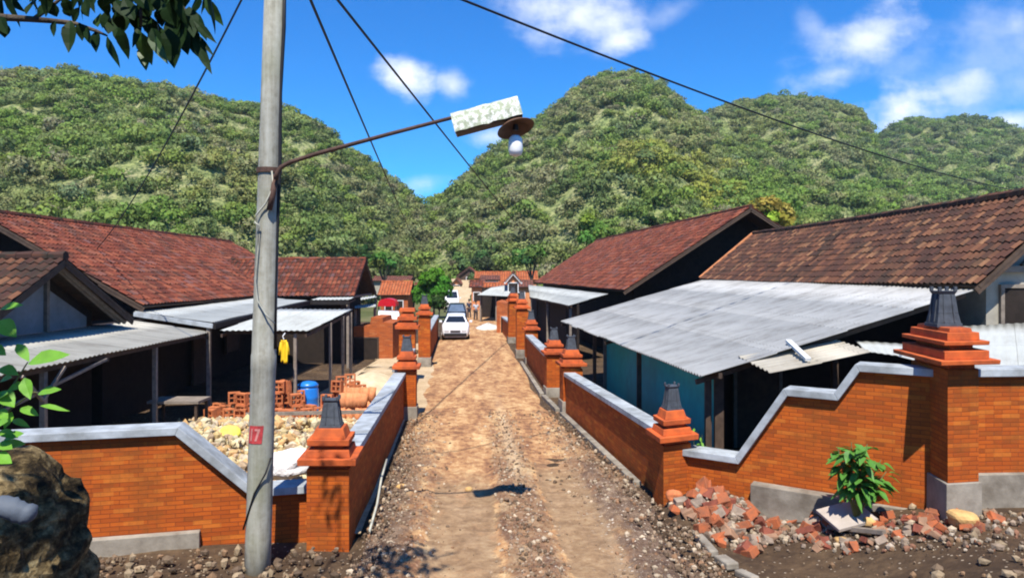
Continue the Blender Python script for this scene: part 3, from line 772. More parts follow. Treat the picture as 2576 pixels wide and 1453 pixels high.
# left front wall
A, d = (-2.68, 9.71), Vector((-1, -.24)).normalized()
tp = [on_line(A, d, x, y) for x, y in ((772, 1238), (634, 1243), (444, 1091), (0, 1113))]
zlow = (tp[0][1] + tp[1][1]) / 2; zhi = (tp[2][1] + tp[3][1]) / 2
top = [(tp[0][0] - .1, zlow), (tp[1][0], zlow), (tp[2][0], zhi), (tp[3][0] + 1.6, zhi)]
s0, s1 = on_line(A, d, 505, 1345)[0], on_line(A, d, 150, 1350)[0]
Lw = top[-1][0]; p1 = (A[0] + d.x * Lw, A[1] + d.y * Lw)
# re-measure from the pier side: s=0 at A
wall('long orange brick wall with grey coping dipping down behind the pole', A, p1, [(max(0, s), z) for s, z in top], lambda s: -.12, back=(0, 1), foundation=[(s0, s1 + 1.0, .26, .10)])
# left wall along the lane
def lanewall(label, p0, p1, zt, zb, back, **k):
    L = math.hypot(p1[0] - p0[0], p1[1] - p0[1])
    return wall(label, p0, p1, [(0, zt), (L, zt - .1)], lambda s: zb - .012 * s, back=back, **k)
lanewall('left lane wall in shade with pale coping, between two piers', (-2.19, 9.98), (-2.78, 18.4), 1.08, -.2, (-1, 0), ov=.05)
lanewall('short wall set back behind the second left pier', (-2.9, 18.9), (-3.42, 25.0), 1.02, -.3, (-1, 0), ov=.05)
lanewall('far left wall with pale coping beside the white car', (-3.55, 30.1), (-4.75, 46.0), 1.0, -.45, (-1, 0), ov=.05)
lanewall('right lane wall in shade below the teal wall', (2.38, 11.5), (1.42, 19.0), 1.0, -.15, (1, 0), ov=.05)
lanewall('second right lane wall with pale coping beyond the gap', (1.09, 22.3), (.63, 31.0), 1.0, -.3, (1, 0), ov=.05)
lanewall('farthest right lane wall beyond the tallest far pier', (-.19, 42.6), (-.9, 52.0), .7, -.5, (1, 0), ov=.05)
# stepped right front wall
A, B = (2.80, 11.15), (5.5, 9.3); d = (Vector(B) - Vector(A)).normalized(); LB = (Vector(B) - Vector(A)).length
px = [(1734, 1142), (1862, 1167), (1984, 993), (2111, 1006), (2165, 934), (2352, 945)]
q = [on_line(A, d, x, y) for x, y in px]
za, zb_, zc = (q[0][1] + q[1][1]) / 2, (q[2][1] + q[3][1]) / 2, (q[4][1] + q[5][1]) / 2
top = [(-.12, za), (q[1][0], za), (q[2][0], zb_), (q[3][0], zb_), (q[4][0], zc), (LB + .05, zc)]
fs = [on_line(A, d, x, 1230)[0] for x in (1897, 2118, 2200, 2372)]
wall('stepped orange brick wall climbing to the tall right pier', A, B, top, lambda s: -.05 + .42 * min(1, max(0, s) / 2.6), back=(0, 1), foundation=[(fs[0], fs[1], .54, .20), (fs[1] + .05, fs[3] - .1, .50, .06)])
wall('level orange brick wall to the right of the tall pier', (5.82, 9.28), (9.5, 9.5), [(0, 2.28), (3.69, 2.28)], lambda s: .4, back=(0, 1), foundation=[(.0, 3.6, 1.02, .07)])

# drain kerb along the right walls
mb = MB()
for (x0, y0, x1, y1) in ((1.30, 19.3, 1.02, 21.7), (.98, 22.0, .46, 31.0), (2.2, 12.2, 1.38, 18.8)):
    mb.bar((x0 - .06, y0, gz(x0, y0) + .03), (x1 - .06, y1, gz(x1, y1) + .03), .14, .16)
    tag(mb.build('drain_kerb', M['cement'], None, (x0, y0, 0), bevel=.01), {1.30: 'short grey kerb across the right gap', .98: 'pale kerb at the foot of the second right wall', 2.2: 'thin kerb at the foot of the near right wall'}[x0], 'kerb')
    mb = MB()
# broken cement edge of the lane in the right foreground
mb = MB(); pts = [W(1745, 1352, 10.0), W(1800, 1395, 9.1), W(1850, 1420, 8.7), W(1905, 1450, 8.3), W(1985, 1500, 7.8)]
for i in range(len(pts) - 1):
    a, b = pts[i], pts[i + 1]; a.z = gz(a.x, a.y) + .03; b.z = gz(b.x, b.y) + .03
    mb.bar(a.lerp(b, .05 + .04 * (i % 3)) + Vector((.03 * (i % 2), 0, -.015 * i)), a.lerp(b, .94 - .05 * (i % 2)), .12 + .05 * (i % 2), .09)
tag(mb.build('cement_strip', M['cement'], None, pts[0], bevel=.02), 'broken grey cement strip edging the lane by the rubble', 'kerb')
mb = MB(); mb.tube([(-1.95, 9.75, .08), (-2.0, 10.6, .2), (-2.08, 11.4, .36), (-2.1, 12.0, .5)], .018, 8)
tag(mb.build('pipe', M['pipe'], None, (-1.95, 9.75, 0), smooth=True), 'thin pale pipe leaning along the left lane wall', 'pipe')

# ---------------------------------------------------------------- roofs, houses, awnings
def roof_plane(parent, E0, E1, R0, R1, mat, tw=.2, th=.28, sag=.0, name='roof_slope', amp=.042, per=6):
    E0, E1, R0, R1 = map(Vector, (E0, E1, R0, R1))
    n = (E1 - E0).cross(R0 - E0).normalized()
    if n.z < 0: n = -n
    L = (E1 - E0).length; Sl = ((R0 - E0).length + (R1 - E1).length) / 2
    nc, nr = max(1, int(L / tw)), max(1, int(Sl / th)); per = per if nc * nr < 1500 else 5
    P = []; U = []
    ph = [0, .55, 1, .62, .1, -.1][:per] if per == 6 else [0, .8, .9, .2, -.1]
    for r in range(nr):
        for e in (0, 1):
            t = (r + e) / nr; row = []; ur = []
            for j in range(nc * per + 1):
                s = j / (nc * per); k = j // per
                p = E0.lerp(E1, s).lerp(R0.lerp(R1, s), t)
                jit = .02 * mnoise.noise(Vector((k * 3.7, r * 5.1, L))) + .03 * mnoise.noise(Vector((s * L * .4, t * Sl * .5, L)))
                p = p + n * (amp * ph[j % per] + (.024 if e == 0 else 0) + jit) - Vector((0, 0, sag * math.sin(math.pi * s)))
                row.append(p); ur.append((j / per, r + (.02 if e == 0 else .98)))
            P.append(row); U.append(ur)
    mb = MB(); mb.grid(P, uvf=lambda i, j: U[i][j])
    mb.mi = [0] * len(mb.f)
    a, b = n * -.03, n * -.09; sg = Vector((0, 0, 0))
    mb.hexa([E0 + b, E1 + b, R1 + b, R0 + b, E0 + a, E1 + a, R1 + a - Vector((0, 0, sag)), R0 + a], 1)
    return mb.build(name, [M[mat], M['wood']], parent)
def ridge_cap(parent, R0, R1, mat, r=.10, sag=0):
    R0, R1 = Vector(R0), Vector(R1); L = (R1 - R0).length; nseg = max(2, int(L / .32)); mb = MB()
    for i in range(nseg):
        f = lambda k: R0.lerp(R1, k / nseg) + Vector((0, 0, .02 - sag * math.sin(math.pi * k / nseg) + .015 * mnoise.noise(Vector((k * 2.3, L, 0)))))
        mb.tube([f(i), f(i + 1.06)], [r * 1.08, r * .95], 7)
    for u in range(len(mb.uv)): mb.uv[u] = None
    return mb.build('ridge_tiles', M[mat], parent)
def ghouse(label, En, Ef, Rn, Rf, mat, wallmat, over_gable=.9, over_eave=.7, zb=-.5, tw=.2, th=.28, sag=0, name='house', cat='house', back_too=True, verge='wood', rear_over=.3):
    """gabled house: En,Ef near and far ends of the eave one sees, Rn,Rf of the ridge"""
    En, Ef, Rn, Rf = map(Vector, (En, Ef, Rn, Rf))
    En2, Ef2 = Rn * 2 - En, Rf * 2 - Ef; En2.z, Ef2.z = En.z, Ef.z
    c = (En + En2) / 2; t = thing(name, label, cat, (c.x, c.y, zb))
    rf = bpy.data.objects.new('roof', None); C.objects.link(rf); rf.parent = t; OFF[rf.name] = OFF[t.name]
    roof_plane(rf, En, Ef, Rn, Rf, mat, tw, th, sag)
    if back_too: roof_plane(rf, En2, Ef2, Rn, Rf, mat, tw * 1.5, th * 1.5, sag)
    ridge_cap(rf, Rn, Rf, mat, .10, sag)
    dr = (Rf - Rn).normalized()
    # walls as one closed gabled block under the roof
    def inset(E, Rp, k): return E.lerp(Rp, k)
    k = over_eave / max(.1, Vector((Rn.x - En.x, Rn.y - En.y)).length)
    poly = []
    o = dr * over_gable
    a, b, r0 = inset(En, Rn, k) + o, inset(En2, Rn, k) + o, Rn + o
    for p in (a, b, r0): p.z -= .12
    g = lambda p: Vector((p.x, p.y, zb))
    ex = dr * ((Rf - Rn).length - over_gable - rear_over)
    mb = MB(); mb.prism([g(a), a, r0, b, g(b)], Vector((ex.x, ex.y, 0)))
    w = mb.build('wall', M[wallmat], t)
    # barge boards and rafters under the near verge
    for E in (En, En2):
        mb = MB(); dn = Vector((0, 0, -.13)); mb.bar(E + dn + dr * .03, Rn + dn + dr * .03, .035, .13)
        mb.build('barge_board', M[verge], t)
    return t, a, b, r0
def sheet(parent, c00, c10, c11, c01, mat, per=.16, amp=.022, name='roof_sheet', rag=0):
    """corrugated sheets: c00-c10 the low edge, c01-c11 the high edge; corrugations run up the slope"""
    c00, c10, c11, c01 = map(Vector, (c00, c10, c11, c01))
    L = max((c10 - c00).length, (c11 - c01).length); Sl = ((c01 - c00).length + (c11 - c10).length) / 2
    n = (c10 - c00).cross(c01 - c00).normalized()
    if n.z < 0: n = -n
    nw = max(2, int(L / per)); k = 6; nt = max(2, int(Sl / 1.7) + 1); P = []; U = []
    rows = []
    for r in range(nt): rows += [(r / nt, .012), ((r + 1) / nt, -.002)]
    for (t, lift) in rows:
        row = []; ur = []
        for j in range(nw * k + 1):
            s = j / (nw * k)
            p = c00.lerp(c10, s).lerp(c01.lerp(c11, s), t)
            col = int(s * L / 1.05)
            p = p + n * (amp * math.sin(2 * math.pi * j / k) + lift + .02 * mnoise.noise(Vector((s * L * .5, t * Sl * .6, L))))
            if rag and t in (0.0,): p = p + (c00 - c01).normalized() * (rag * mnoise.noise(Vector((col * 5.3, 1.7, L))))
            row.append(p); ur.append((s * L, t * Sl))
        P.append(row); U.append(ur)
    mb = MB(); mb.grid(P, uvf=lambda i, j: U[i][j])
    o = mb.build(name, M[mat], parent, smooth=True)
    so = o.modifiers.new('thick', 'SOLIDIFY'); so.thickness = .008; so.offset = -1
    return o
def awning(label, c00, c10, c11, c01, mat, posts=(), beams=True, per=.16, rag=0, amp=.013, name='corrugated_awning', post_r=.05, post_mat='wood_pale'):
    c = Vector(c00); t = thing(name, label, 'awning', (c.x, c.y, gz(c.x, c.y)))
    sheet(t, c00, c10, c11, c01, mat, per, amp, 'roof_sheet', rag)
    c00, c10, c11, c01 = map(Vector, (c00, c10, c11, c01)); dn = Vector((0, 0, -.075))
    if beams:
        mb = MB(); mb.bar(c00.lerp(c01, .06) + dn, c10.lerp(c11, .06) + dn, .06, .09); mb.build('edge_beam', M['wood'], t)
        for f in (.02, .5, .98):
            mb = MB(); mb.bar(c00.lerp(c10, f) + dn * 1.6, c01.lerp(c11, f) + dn * 1.6, .05, .08); mb.build('rafter', M['wood'], t)
    for (s, u) in posts:
        p = c00.lerp(c10, s).lerp(c01.lerp(c11, s), u); mb = MB()
        mb.bar((p.x, p.y, gz(p.x, p.y) - .1), (p.x, p.y, p.z - .08), post_r * 2, post_r * 2); mb.build('post', M[post_mat], t)
    return t
def opening(parent, name, p, ux, w, h, out, mat='dark', frame='wood', dp=.05):
    """flush door or window panel with a frame; p = bottom centre on the wall face, ux along the wall, out its outward normal"""
    p, ux, out = Vector(p), Vector(ux).normalized(), Vector(out).normalized(); up = Vector((0, 0, 1))
    mb = MB(); mb.fbox(p + up * h / 2 + out * .01, ux * w / 2, out * .02, up * h / 2); o = mb.build(name, M[mat], parent)
    mb = MB()
    for s in (-1, 1): mb.fbox(p + ux * s * (w / 2 + .03) + up * h / 2 + out * .02, ux * .035, out * .04, up * (h / 2 + .06))
    mb.fbox(p + up * (h + .03) + out * .02, ux * (w / 2 - .006), out * .035, up * .035)
    mb.build('frame', M[frame], o)
    return o

# left row -----------------------------------------------------------------------------
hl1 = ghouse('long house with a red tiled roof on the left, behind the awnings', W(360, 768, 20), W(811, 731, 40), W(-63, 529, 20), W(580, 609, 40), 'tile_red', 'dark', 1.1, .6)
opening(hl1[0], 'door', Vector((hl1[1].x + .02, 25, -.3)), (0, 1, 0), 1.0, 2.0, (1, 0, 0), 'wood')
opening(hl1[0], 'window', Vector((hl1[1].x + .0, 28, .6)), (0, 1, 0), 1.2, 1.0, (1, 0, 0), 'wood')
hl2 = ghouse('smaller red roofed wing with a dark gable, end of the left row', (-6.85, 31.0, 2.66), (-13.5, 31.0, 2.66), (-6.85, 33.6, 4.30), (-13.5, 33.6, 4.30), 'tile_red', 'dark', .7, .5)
mb = MB()
mb.bar((-7.0, 31.6, 2.62), (-7.0, 35.6, 2.62), .09)
mb.build('gable_beam', M['wood_pale'], hl2[0])
# front left house: ridge runs to the left, its gable end looks along the lane
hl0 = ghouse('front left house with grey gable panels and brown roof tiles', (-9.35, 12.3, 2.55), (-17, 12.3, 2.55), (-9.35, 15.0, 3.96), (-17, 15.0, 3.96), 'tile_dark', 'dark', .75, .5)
t0 = hl0[0]; gx = -10.08
mb = MB(); mb.box((-10.5, 17.75, -.4), (-10.16, 21.0, 2.35)); mb.build('added_side_wall', M['dark'], t0)  # wall added so that the gap between the houses stays dark
for (y0, y1, zt0, zt1) in ((12.95, 13.9, 2.5, 3.0), (14.0, 15.35, 3.2, 3.42), (15.45, 16.9, 3.3, 2.6)):
    mb = MB(); mb.prism([(gx, y0, 2.05), (gx, y1, 2.05), (gx, y1, zt1), (gx, y0, zt0)], (.03, 0, 0)); mb.build('gable_panel', M['panel'], t0)
for y0, zt in ((13.95, 3.3), (15.4, 3.55), (12.92, 2.7)):
    mb = MB(); mb.bar((gx + .06, y0, 2.0), (gx + .06, y0, zt), .09); mb.build('gable_post', M['wood_pale'], t0)
for off in (.25, .5):
    mb = MB(); mb.bar((-9.4 - off * .4, 17.6 - off * .2, 2.42 - off * .02), (-9.4 - off * .4, 15.1, 3.72), .06); mb.build('rafter', M['wood_pale'], t0)
awning('grey awning on posts below the grey gable, left of the pole', (-7.85, 8.9, 2.02), (-8.27, 19.7, 2.0), (-10.0, 19.0, 2.36), (-10.0, 8.9, 2.36), 'sheet_old', [(.33, .08), (.72, .08), (.02, .1)], post_r=.045)
mb = MB(); p = Vector((-7.98, 12.45, 0))
t = thing('timber_prop', 'forked timber props and long pole under the grey awning', 'prop', p)
mb.bar((-8.0, 12.2, 1.45), (-7.95, 11.6, 1.95), .05); mb.bar((-8.0, 12.2, 1.45), (-8.0, 12.8, 1.95), .05); mb.build('fork', M['wood_pale'], t)
mb = MB(); mb.bar((-8.0, 9.6, 1.2), (-8.05, 14.2, 1.92), .05); mb.build('long_pole', M['wood_pale'], t)
a_ = awning('long pale awning with a dark gutter under the left red roof', (-8.15, 19.5, 2.28), (-8.4, 29.4, 2.52), (-10.55, 30.2, 2.63), (-10.55, 20.0, 2.56), 'sheet_pale', [(.0, .05), (.55, .05)])
mb = MB(); mb.bar((-8.08, 19.4, 2.2), (-8.33, 29.4, 2.44), .09, .16); mb.build('gutter', M['iron'], a_)
mb = MB(); mb.bar((-8.1, 19.42, 2.2), (-10.5, 19.9, 2.5), .08, .12); mb.build('end_board', M['coping'], a_)
a_ = awning('narrow pale awning strip under the wing roof, with dark gutter', (-8.3, 29.5, 2.54), (-6.75, 29.5, 2.54), (-6.8, 31.1, 2.62), (-8.3, 31.1, 2.62), 'sheet_pale', [(.97, .1)])
mb = MB(); mb.bar((-8.3, 29.42, 2.44), (-6.7, 29.42, 2.44), .08, .16); mb.build('gutter', M['iron'], a_)
awning('flat white canopy over the left yard, on thin posts', (-7.72, 18.9, 2.1), (-5.40, 18.9, 2.1), (-5.42, 24.4, 2.42), (-7.9, 24.4, 2.42), 'sheet_pale', [(.84, .03), (.995, .45), (.995, .95), (.99, .75)], post_r=.04)
# right row -----------------------------------------------------------------------------
hr1 = ghouse('near right house with weathered dark roof tiles and pale gable', (8.46, 13.0, 3.42), (7.6, 29.0, 3.42), (10.52, 13.0, 5.27), (10.0, 29.6, 5.27), 'tile_dark', 'plaster', .5, .5, 0, .18, .235, .06)
mb = MB(); mb.bar((7.62, 29.02, 3.46), (10.0, 29.62, 5.32), .12, .10); mb.build('verge_mortar', M['terra_pale'], hr1[0])
t = hr1[0]; gy = 13.5
mb = MB(); mb.bar((9.0, gy - .06, 3.7), (12.1, gy - .06, 3.7), .12); mb.bar((10.52, gy - .06, 3.7), (10.52, gy - .06, 4.95), .12)
mb.bar((9.6, gy - .06, 3.75), (10.5, gy - .06, 4.6), .1); mb.bar((11.4, gy - .06, 3.75), (10.5, gy - .06, 4.6), .1); mb.build('gable_timber', M['wood_pale'], t)
opening(t, 'door', (9.55, gy - .02, 2.0), (1, 0, 0), .62, 1.35, (0, -1, 0), 'dark', 'wood_pale')
opening(t, 'window', (10.6, gy - .02, 2.6), (1, 0, 0), .7, .6, (0, -1, 0), 'dark', 'wood_pale')
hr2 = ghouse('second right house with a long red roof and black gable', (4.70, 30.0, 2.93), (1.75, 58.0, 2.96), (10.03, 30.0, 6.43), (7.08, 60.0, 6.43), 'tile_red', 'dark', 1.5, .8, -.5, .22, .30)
aw = awning('wide grey corrugated awning sloping down to the right lane wall', W(1766, 948, 11.5), W(1410, 808, 25.2), W(1765, 704, 28.2), W(2455, 728, 13.1), 'sheet', [(.04, .06), (.35, .06), (.7, .06), (.03, .5), (.03, .9)], per=.15, rag=.06, amp=.022, post_mat='wood')
# lean-to room under the wide awning
t = thing('lean_to_room', 'teal painted room under the wide grey awning', 'room', (3.45, 12.3, 0))
mb = MB()
mb.prism([(3.46, 12.25, -.1), (3.02, 22.8, -.1), (3.02, 22.8, 2.1), (3.46, 12.25, 1.93)], (.12, .005, 0)); mb.build('teal_wall', M['teal'], t)
mb = MB(); mb.bar((3.0, 22.9, -.1), (3.0, 22.9, 2.12), .14); mb.build('corner_post', M['wood_pale'], t)
mb = MB(); mb.box((3.45, 12.16, -.1), (3.60, 12.24, 1.93)); mb.build('corner_post', M['wood'], t)  # dark post added to cover the sunlit end of the teal wall
mb = MB(); mb.prism([(3.6, 15.2, -.1), (8.85, 15.2, -.1), (8.85, 15.2, 3.0), (3.6, 15.2, 1.9)], (0, .12, 0)); mb.build('added_inner_wall', M['dark'], t)  # wall and its door, added to darken the space under the awning
opening(t, 'door', (5.2, 15.17, -.05), (1, 0, 0), .9, 1.9, (0, -1, 0), 'wood', 'wood_pale')
t = thing('loose_sheet', 'stained loose sheet with a white batten lying on the awning corner', 'roof sheet', W(1938, 939, 11.2))
sheet(t, W(1857, 899, 12.2), W(1938, 940, 11.0), W(2192, 884, 11.6), W(2100, 853, 12.7), 'sheet_stained', .15, .016, 'sheet')
mb = MB(); mb.bar(W(1983, 857, 12.3), W(2033, 904, 11.3), .09, .05); mb.build('batten', M['board'], t)
t = thing('loose_sheet', 'pale broken sheets lying left of the tall right pier', 'roof sheet', W(2230, 890, 11.8))
sheet(t, W(2180, 886, 11.9), W(2320, 905, 11.4), W(2345, 868, 12.4), W(2150, 856, 12.7), 'sheet_pale', .15, .005, 'sheet')
mb = MB(); mb.bar(W(2265, 893, 11.3), W(2318, 906, 11.3), .08, .05); mb.build('batten', M['board'], t)
aw2 = awning('low grey sheet roof behind the level wall at the right edge', W(2395, 935, 10.2), W(2900, 935, 10.2), W(2860, 800, 13.0), W(2400, 822, 13.3), 'sheet_pale', [(.1, .1)], per=.15, amp=.006)
aw3 = awning('pale awning under the eave of the second right roof', W(1431, 768, 30), W(1333, 747, 41.8), W(1329, 716, 46), W(1530, 739, 31.6), 'sheet_pale', [(.03, .08), (.5, .08), (.95, .08)])
# things in the dark fronts of the right row
t = thing('shop_front', 'dark boarded front with posts below the far pale awning', 'house front', (2.6, 31, -.3))
mb = MB(); mb.prism([(2.75, 30.3, -.4), (1.25, 46, -.4), (1.25, 46, 2.3), (2.75, 30.3, 2.35)], (.1, .01, 0)); mb.build('board_wall', M['dark'], t)
for f in (.15, .5, .8):
    mb = MB(); x_, y_ = lerp(2.72, 1.23, f), lerp(30.3, 46, f); mb.bar((x_, y_, -.4), (x_, y_, 2.3), .1); mb.build('post', M['wood'], t)
# ---------------------------------------------------------------- concrete pole with its lamp and wires
def transform(o, m): o.data.transform(m); return o
base, topp = W(648, 1425, 8.7), W(690, 0, 8.72)
dirp = (topp - base).normalized(); polez = lambda z: base + dirp * ((z - base.z) / dirp.z)
t = thing('utility_pole', 'weathered concrete pole with a red painted mark, left of the lane', 'pole', base)
mb = MB(); zz = [base.z - .4, .4, 1.5, 2.44, 2.46, 2.62, 2.64, 4.0, 5.5, 8.2]
mb.tube([polez(z) for z in zz], [.156, .152, .148, .145, .149, .149, .143, .134, .126, .112], 20)
mb.build('shaft', M['concrete'], t, smooth=True)
mb = MB(); mb.bar(polez(7.75) + Vector((-.7, -.14, 0)), polez(7.75) + Vector((.7, -.14, 0)), .09, .1); mb.build('crossarm', M['iron'], t)
for x in (-.62, -.25, .25, .62):
    mb = MB(); mb.lathe([(.03, .04), (.05, .07), (.035, .10), (.05, .13), (.02, .17)], polez(7.75) + Vector((x, -.14, 0)), 10); mb.build('insulator', M['white'], t, smooth=True)
mb = MB(); mb.tube([polez(z) + Vector((.128 + .012 * math.sin(z * 3) + (.15 - .128) * max(0, (3.5 - z) / 3.5), -.03, 0)) for z in (2.7, 3.4, 4.2, 5, 5.8, 6.6, 7.6)], .024, 6); mb.build('dark_cable', M['wire'], t, smooth=True)
mb = MB(); mb.tube([W(683, 430, 8.55), W(688, 470, 8.54), W(668, 512, 8.54), W(645, 540, 8.55), W(641, 560, 8.54), W(652, 566, 8.53), W(648, 620, 8.54), W(642, 700, 8.545), W(648, 755, 8.535), W(668, 790, 8.525), W(690, 812, 8.56)], .011, 6); mb.build('pale_cable', M['pipe'], t, smooth=True)
mb = MB(); mb.tube([W(612, 1330, 8.6), W(640, 1240, 8.53), W(668, 1190, 8.55), W(682, 1150, 8.62)], .011, 6); mb.build('tie_wire', M['wire'], t, smooth=True)
mb = MB(); mb.tube([W(694, 440, 8.57), W(686, 490, 8.55), W(677, 528, 8.55)], .035, 8); mb.build('rusty_bracket', M['rust'], t, smooth=True)
def on_pole(z, ang, r):   # ang 0 faces the camera
    p = polez(z); return Vector((p.x + r * math.sin(ang), p.y - r * math.cos(ang), z))
def pole_patch(mb, cells, r):
    for (u0, u1, v0, v1, sk) in cells:
        n = 6
        for i in range(n):
            a0, a1 = lerp(u0, u1, i / n), lerp(u0, u1, (i + 1) / n)
            mb.face([on_pole(v0, a0 - sk, r), on_pole(v0, a1 - sk, r), on_pole(v1, a1, r), on_pole(v1, a0, r)])
mb = MB(); pole_patch(mb, [(-.75, .48, 1.575, 1.79, .12)], .153); mk_ = mb.build('red_mark', M['redpaint'], t)
mb = MB(); pole_patch(mb, [(-.52, -.38, 1.61, 1.755, .08), (-.2, .22, 1.73, 1.755, .0), (.02, .2, 1.61, 1.73, .22)], .156); mb.build('painted_number', M['palepaint'], mk_)

ld = 8.5
t = thing('street_lamp', 'makeshift street lamp on a rusty arm bolted to the concrete pole', 'street lamp', W(697, 430, ld))
mb = MB(); mb.tube([W(694, 452, ld), W(697, 435, ld), W(706, 421, ld), W(730, 408, ld), W(800, 386, ld), W(980, 337, ld), W(1150, 293, ld), W(1235, 270, ld)], [.028, .028, .028, .026, .026, .024, .022, .022], 8); mb.build('arm', M['rust'], t, smooth=True)
mb = MB(); mb.lathe([(.15, -.03), (.15, .03)], polez(4.86), 20); mb.build('clamp', M['rust'], t)
# box reflector: weathered white hood, dark open underside
e0, e1 = W(1140, 312, ld), W(1306, 268, ld); ex = (e1 - e0).normalized(); ez = ex.cross(Vector((0, 1, 0))); ez = ez if ez.z > 0 else -ez; Lb = (e1 - e0).length
mb = MB(); ey = Vector((0, 1, 0))
P = []
for i in range(13):
    s = i / 12; w = .13 + .01 * math.sin(i * 1.9); row = []
    for (yy_, zz_) in ((-w * 1.25, -.13), (-w * 1.1, -.02), (-w * .6, .10), (0, .13), (w * .6, .10), (w * 1.1, -.02), (w * 1.25, -.13)):
        row.append(e0 + ex * Lb * s + ey * yy_ + ez * (zz_ + .012 * mnoise.noise(Vector((i * .9, yy_ * 9, 1)))))
    P.append(row)
mb.grid(P); mb.face(P[0]); mb.face(P[-1])
m, tt = newmat('weathered_hood')
pos = tt.n('ShaderNodeNewGeometry').outputs['Position']
cc = tt.mix(tt.sstep(tt.noise(pos, 14.0, 6.0, .7), .42, .62), (.30, .33, .22), (.74, .74, .68))
finish(tt, cc, .8, tt.noise(pos, 60.0), .3, .005); M['hood'] = m
hd = mb.build('hood', M['hood'], t); so = hd.modifiers.new('thick', 'SOLIDIFY'); so.thickness = .008
mb = MB(); mb.fbox((e0 + e1) / 2 - ez * .125, ex * Lb * .49, ey * .14, ez * .012); mb.build('underside', M['iron'], t)
c = W(1297, 322, ld - .02); mb = MB(); mb.lathe([(.03, .17), (.07, .15), (.10, .09), (.17, .035), (.222, .0), (.229, -.012), (.218, -.008), (.16, .025), (.09, .07), (.02, .09)], (0, 0, 0), 28)
sh = mb.build('lamp_shade', mk('brown_enamel', (.10, .052, .03), .6, .5, 12.0), t, smooth=True)
transform(sh, Matrix.Translation(OFF[t.name]) @ Matrix.Translation(c - OFF[t.name]) @ Matrix.Rotation(R(-18), 4, 'Y') @ Matrix.Rotation(R(-16), 4, 'X') @ Matrix.Translation(OFF[t.name]))
transform(sh, Matrix.Translation(-OFF[t.name]))
mb = MB(); mb.lathe([(.03, .10), (.035, .06), (.035, .03)], c + Vector((0, 0, -.06)), 12); mb.build('socket', M['iron'], t)
mb = MB(); mb.lathe([(.045, -.09), (.075, -.12), (.085, -.19), (.085, -.27), (.07, -.315), (.03, -.335)], c, 16); mb.build('bulb', M['whitepl'], t, smooth=True)

def wire(label, p1, sag, r=.015):
    p0 = W(701, -188, 8.6); p1 = Vector(p1); mb = MB()
    mb.tube([p0.lerp(p1, i / 40) - Vector((0, 0, 4 * sag * (i / 40) * (1 - i / 40))) for i in range(41)], r, 5)
    tag(mb.build('overhead_wire', M['wire'], None, p0), label, 'wire', 'overhead wires')
wire('overhead wire dropping left to the long red roof', W(228, 642, 24.5), .45)
wire('overhead wire crossing the lamp arm towards the valley', W(1046, 612, 74), .1, .024)
wire('overhead wire passing close to the lamp hood', W(1352, 625, 72), .1, .024)
wire('overhead wire running right across the sky to the edge', W(2640, 492, 34), .55, .020)

# ---------------------------------------------------------------- leaves and plants
def leaf(mb, b, tip, w, nrm, droop=.12, fold=.25):
    """one pointed leaf from b to tip"""
    b, tip = Vector(b), Vector(tip); d = tip - b; L = d.length; d.normalize()
    s = d.cross(Vector(nrm))
    if s.length < .05: s = d.cross(Vector((.3, .9, .2)))
    s.normalize(); n = s.cross(d)
    prof = [(0, .03), (.1, .40), (.27, .92), (.45, 1.0), (.68, .72), (.88, .28), (1, .01)]
    P = []
    for u, k in prof:
        c = b + d * L * u - Vector((0, 0, droop * L * u * u)) + n * (.03 * L * math.sin(u * 6))
        P.append([c - s * w * k * .5 + n * w * k * fold * .5, c, c + s * w * k * .5 + n * w * k * fold * .5])
    mb.grid(P)
def rv(s=1): return Vector((rnd.uniform(-1, 1), rnd.uniform(-1, 1), rnd.uniform(-1, 1))) * s

# overhanging tree: trunk stands left of the frame, its branch end hangs into the sky
t = thing('overhanging_tree', 'dark leafy branch hanging in from the upper left corner', 'tree', (-3.9, 1.2, 1.9))
mb = MB(); mb.tube([(-3.9, 1.2, 1.5), (-3.85, 1.35, 3.2), (-3.6, 1.7, 4.6), (-3.3, 2.1, 5.8), (-3.0, 2.6, 6.8)], [.2, .17, .14, .11, .06], 12); mb.build('trunk', M['bark'], t, smooth=True)
BD = 2.7
def bp(cx, cy, dD=0): return W(cx * .28645, cy * .28645, BD + dD)
mb = MB()
mb.tube([(-3.6, 1.7, 4.6), (-2.9, 2.3, 4.75), bp(-330, 90), bp(-60, 150), bp(250, 168), bp(450, 185)], [.05, .035, .02, .015, .012, .010], 8)
mb.tube([bp(450, 185), bp(650, 205), bp(850, 275), bp(940, 315)], [.010, .009, .007, .004], 6)
mb.tube([bp(300, 165), bp(420, 80), bp(560, -30), bp(700, -160, .1)], [.008, .007, .006, .004], 6)
mb.tube([(-2.9, 2.3, 4.75), bp(300, -330, .1), bp(900, -200, .05), bp(1250, -60), bp(1235, 110), bp(1240, 235)], [.03, .016, .012, .009, .007, .005], 6)
mb.tube([bp(1250, -60), bp(1450, -20, .05), bp(1600, 60, .05), bp(1700, 200, .05), bp(1740, 330, .05)], [.009, .009, .008, .006, .004], 6)
mb.tube([bp(1450, -20, .05), bp(1640, -120, .1), bp(1790, -60, .1)], [.008, .007, .004], 6)
mb.build('branch', M['bark'], t, smooth=True)
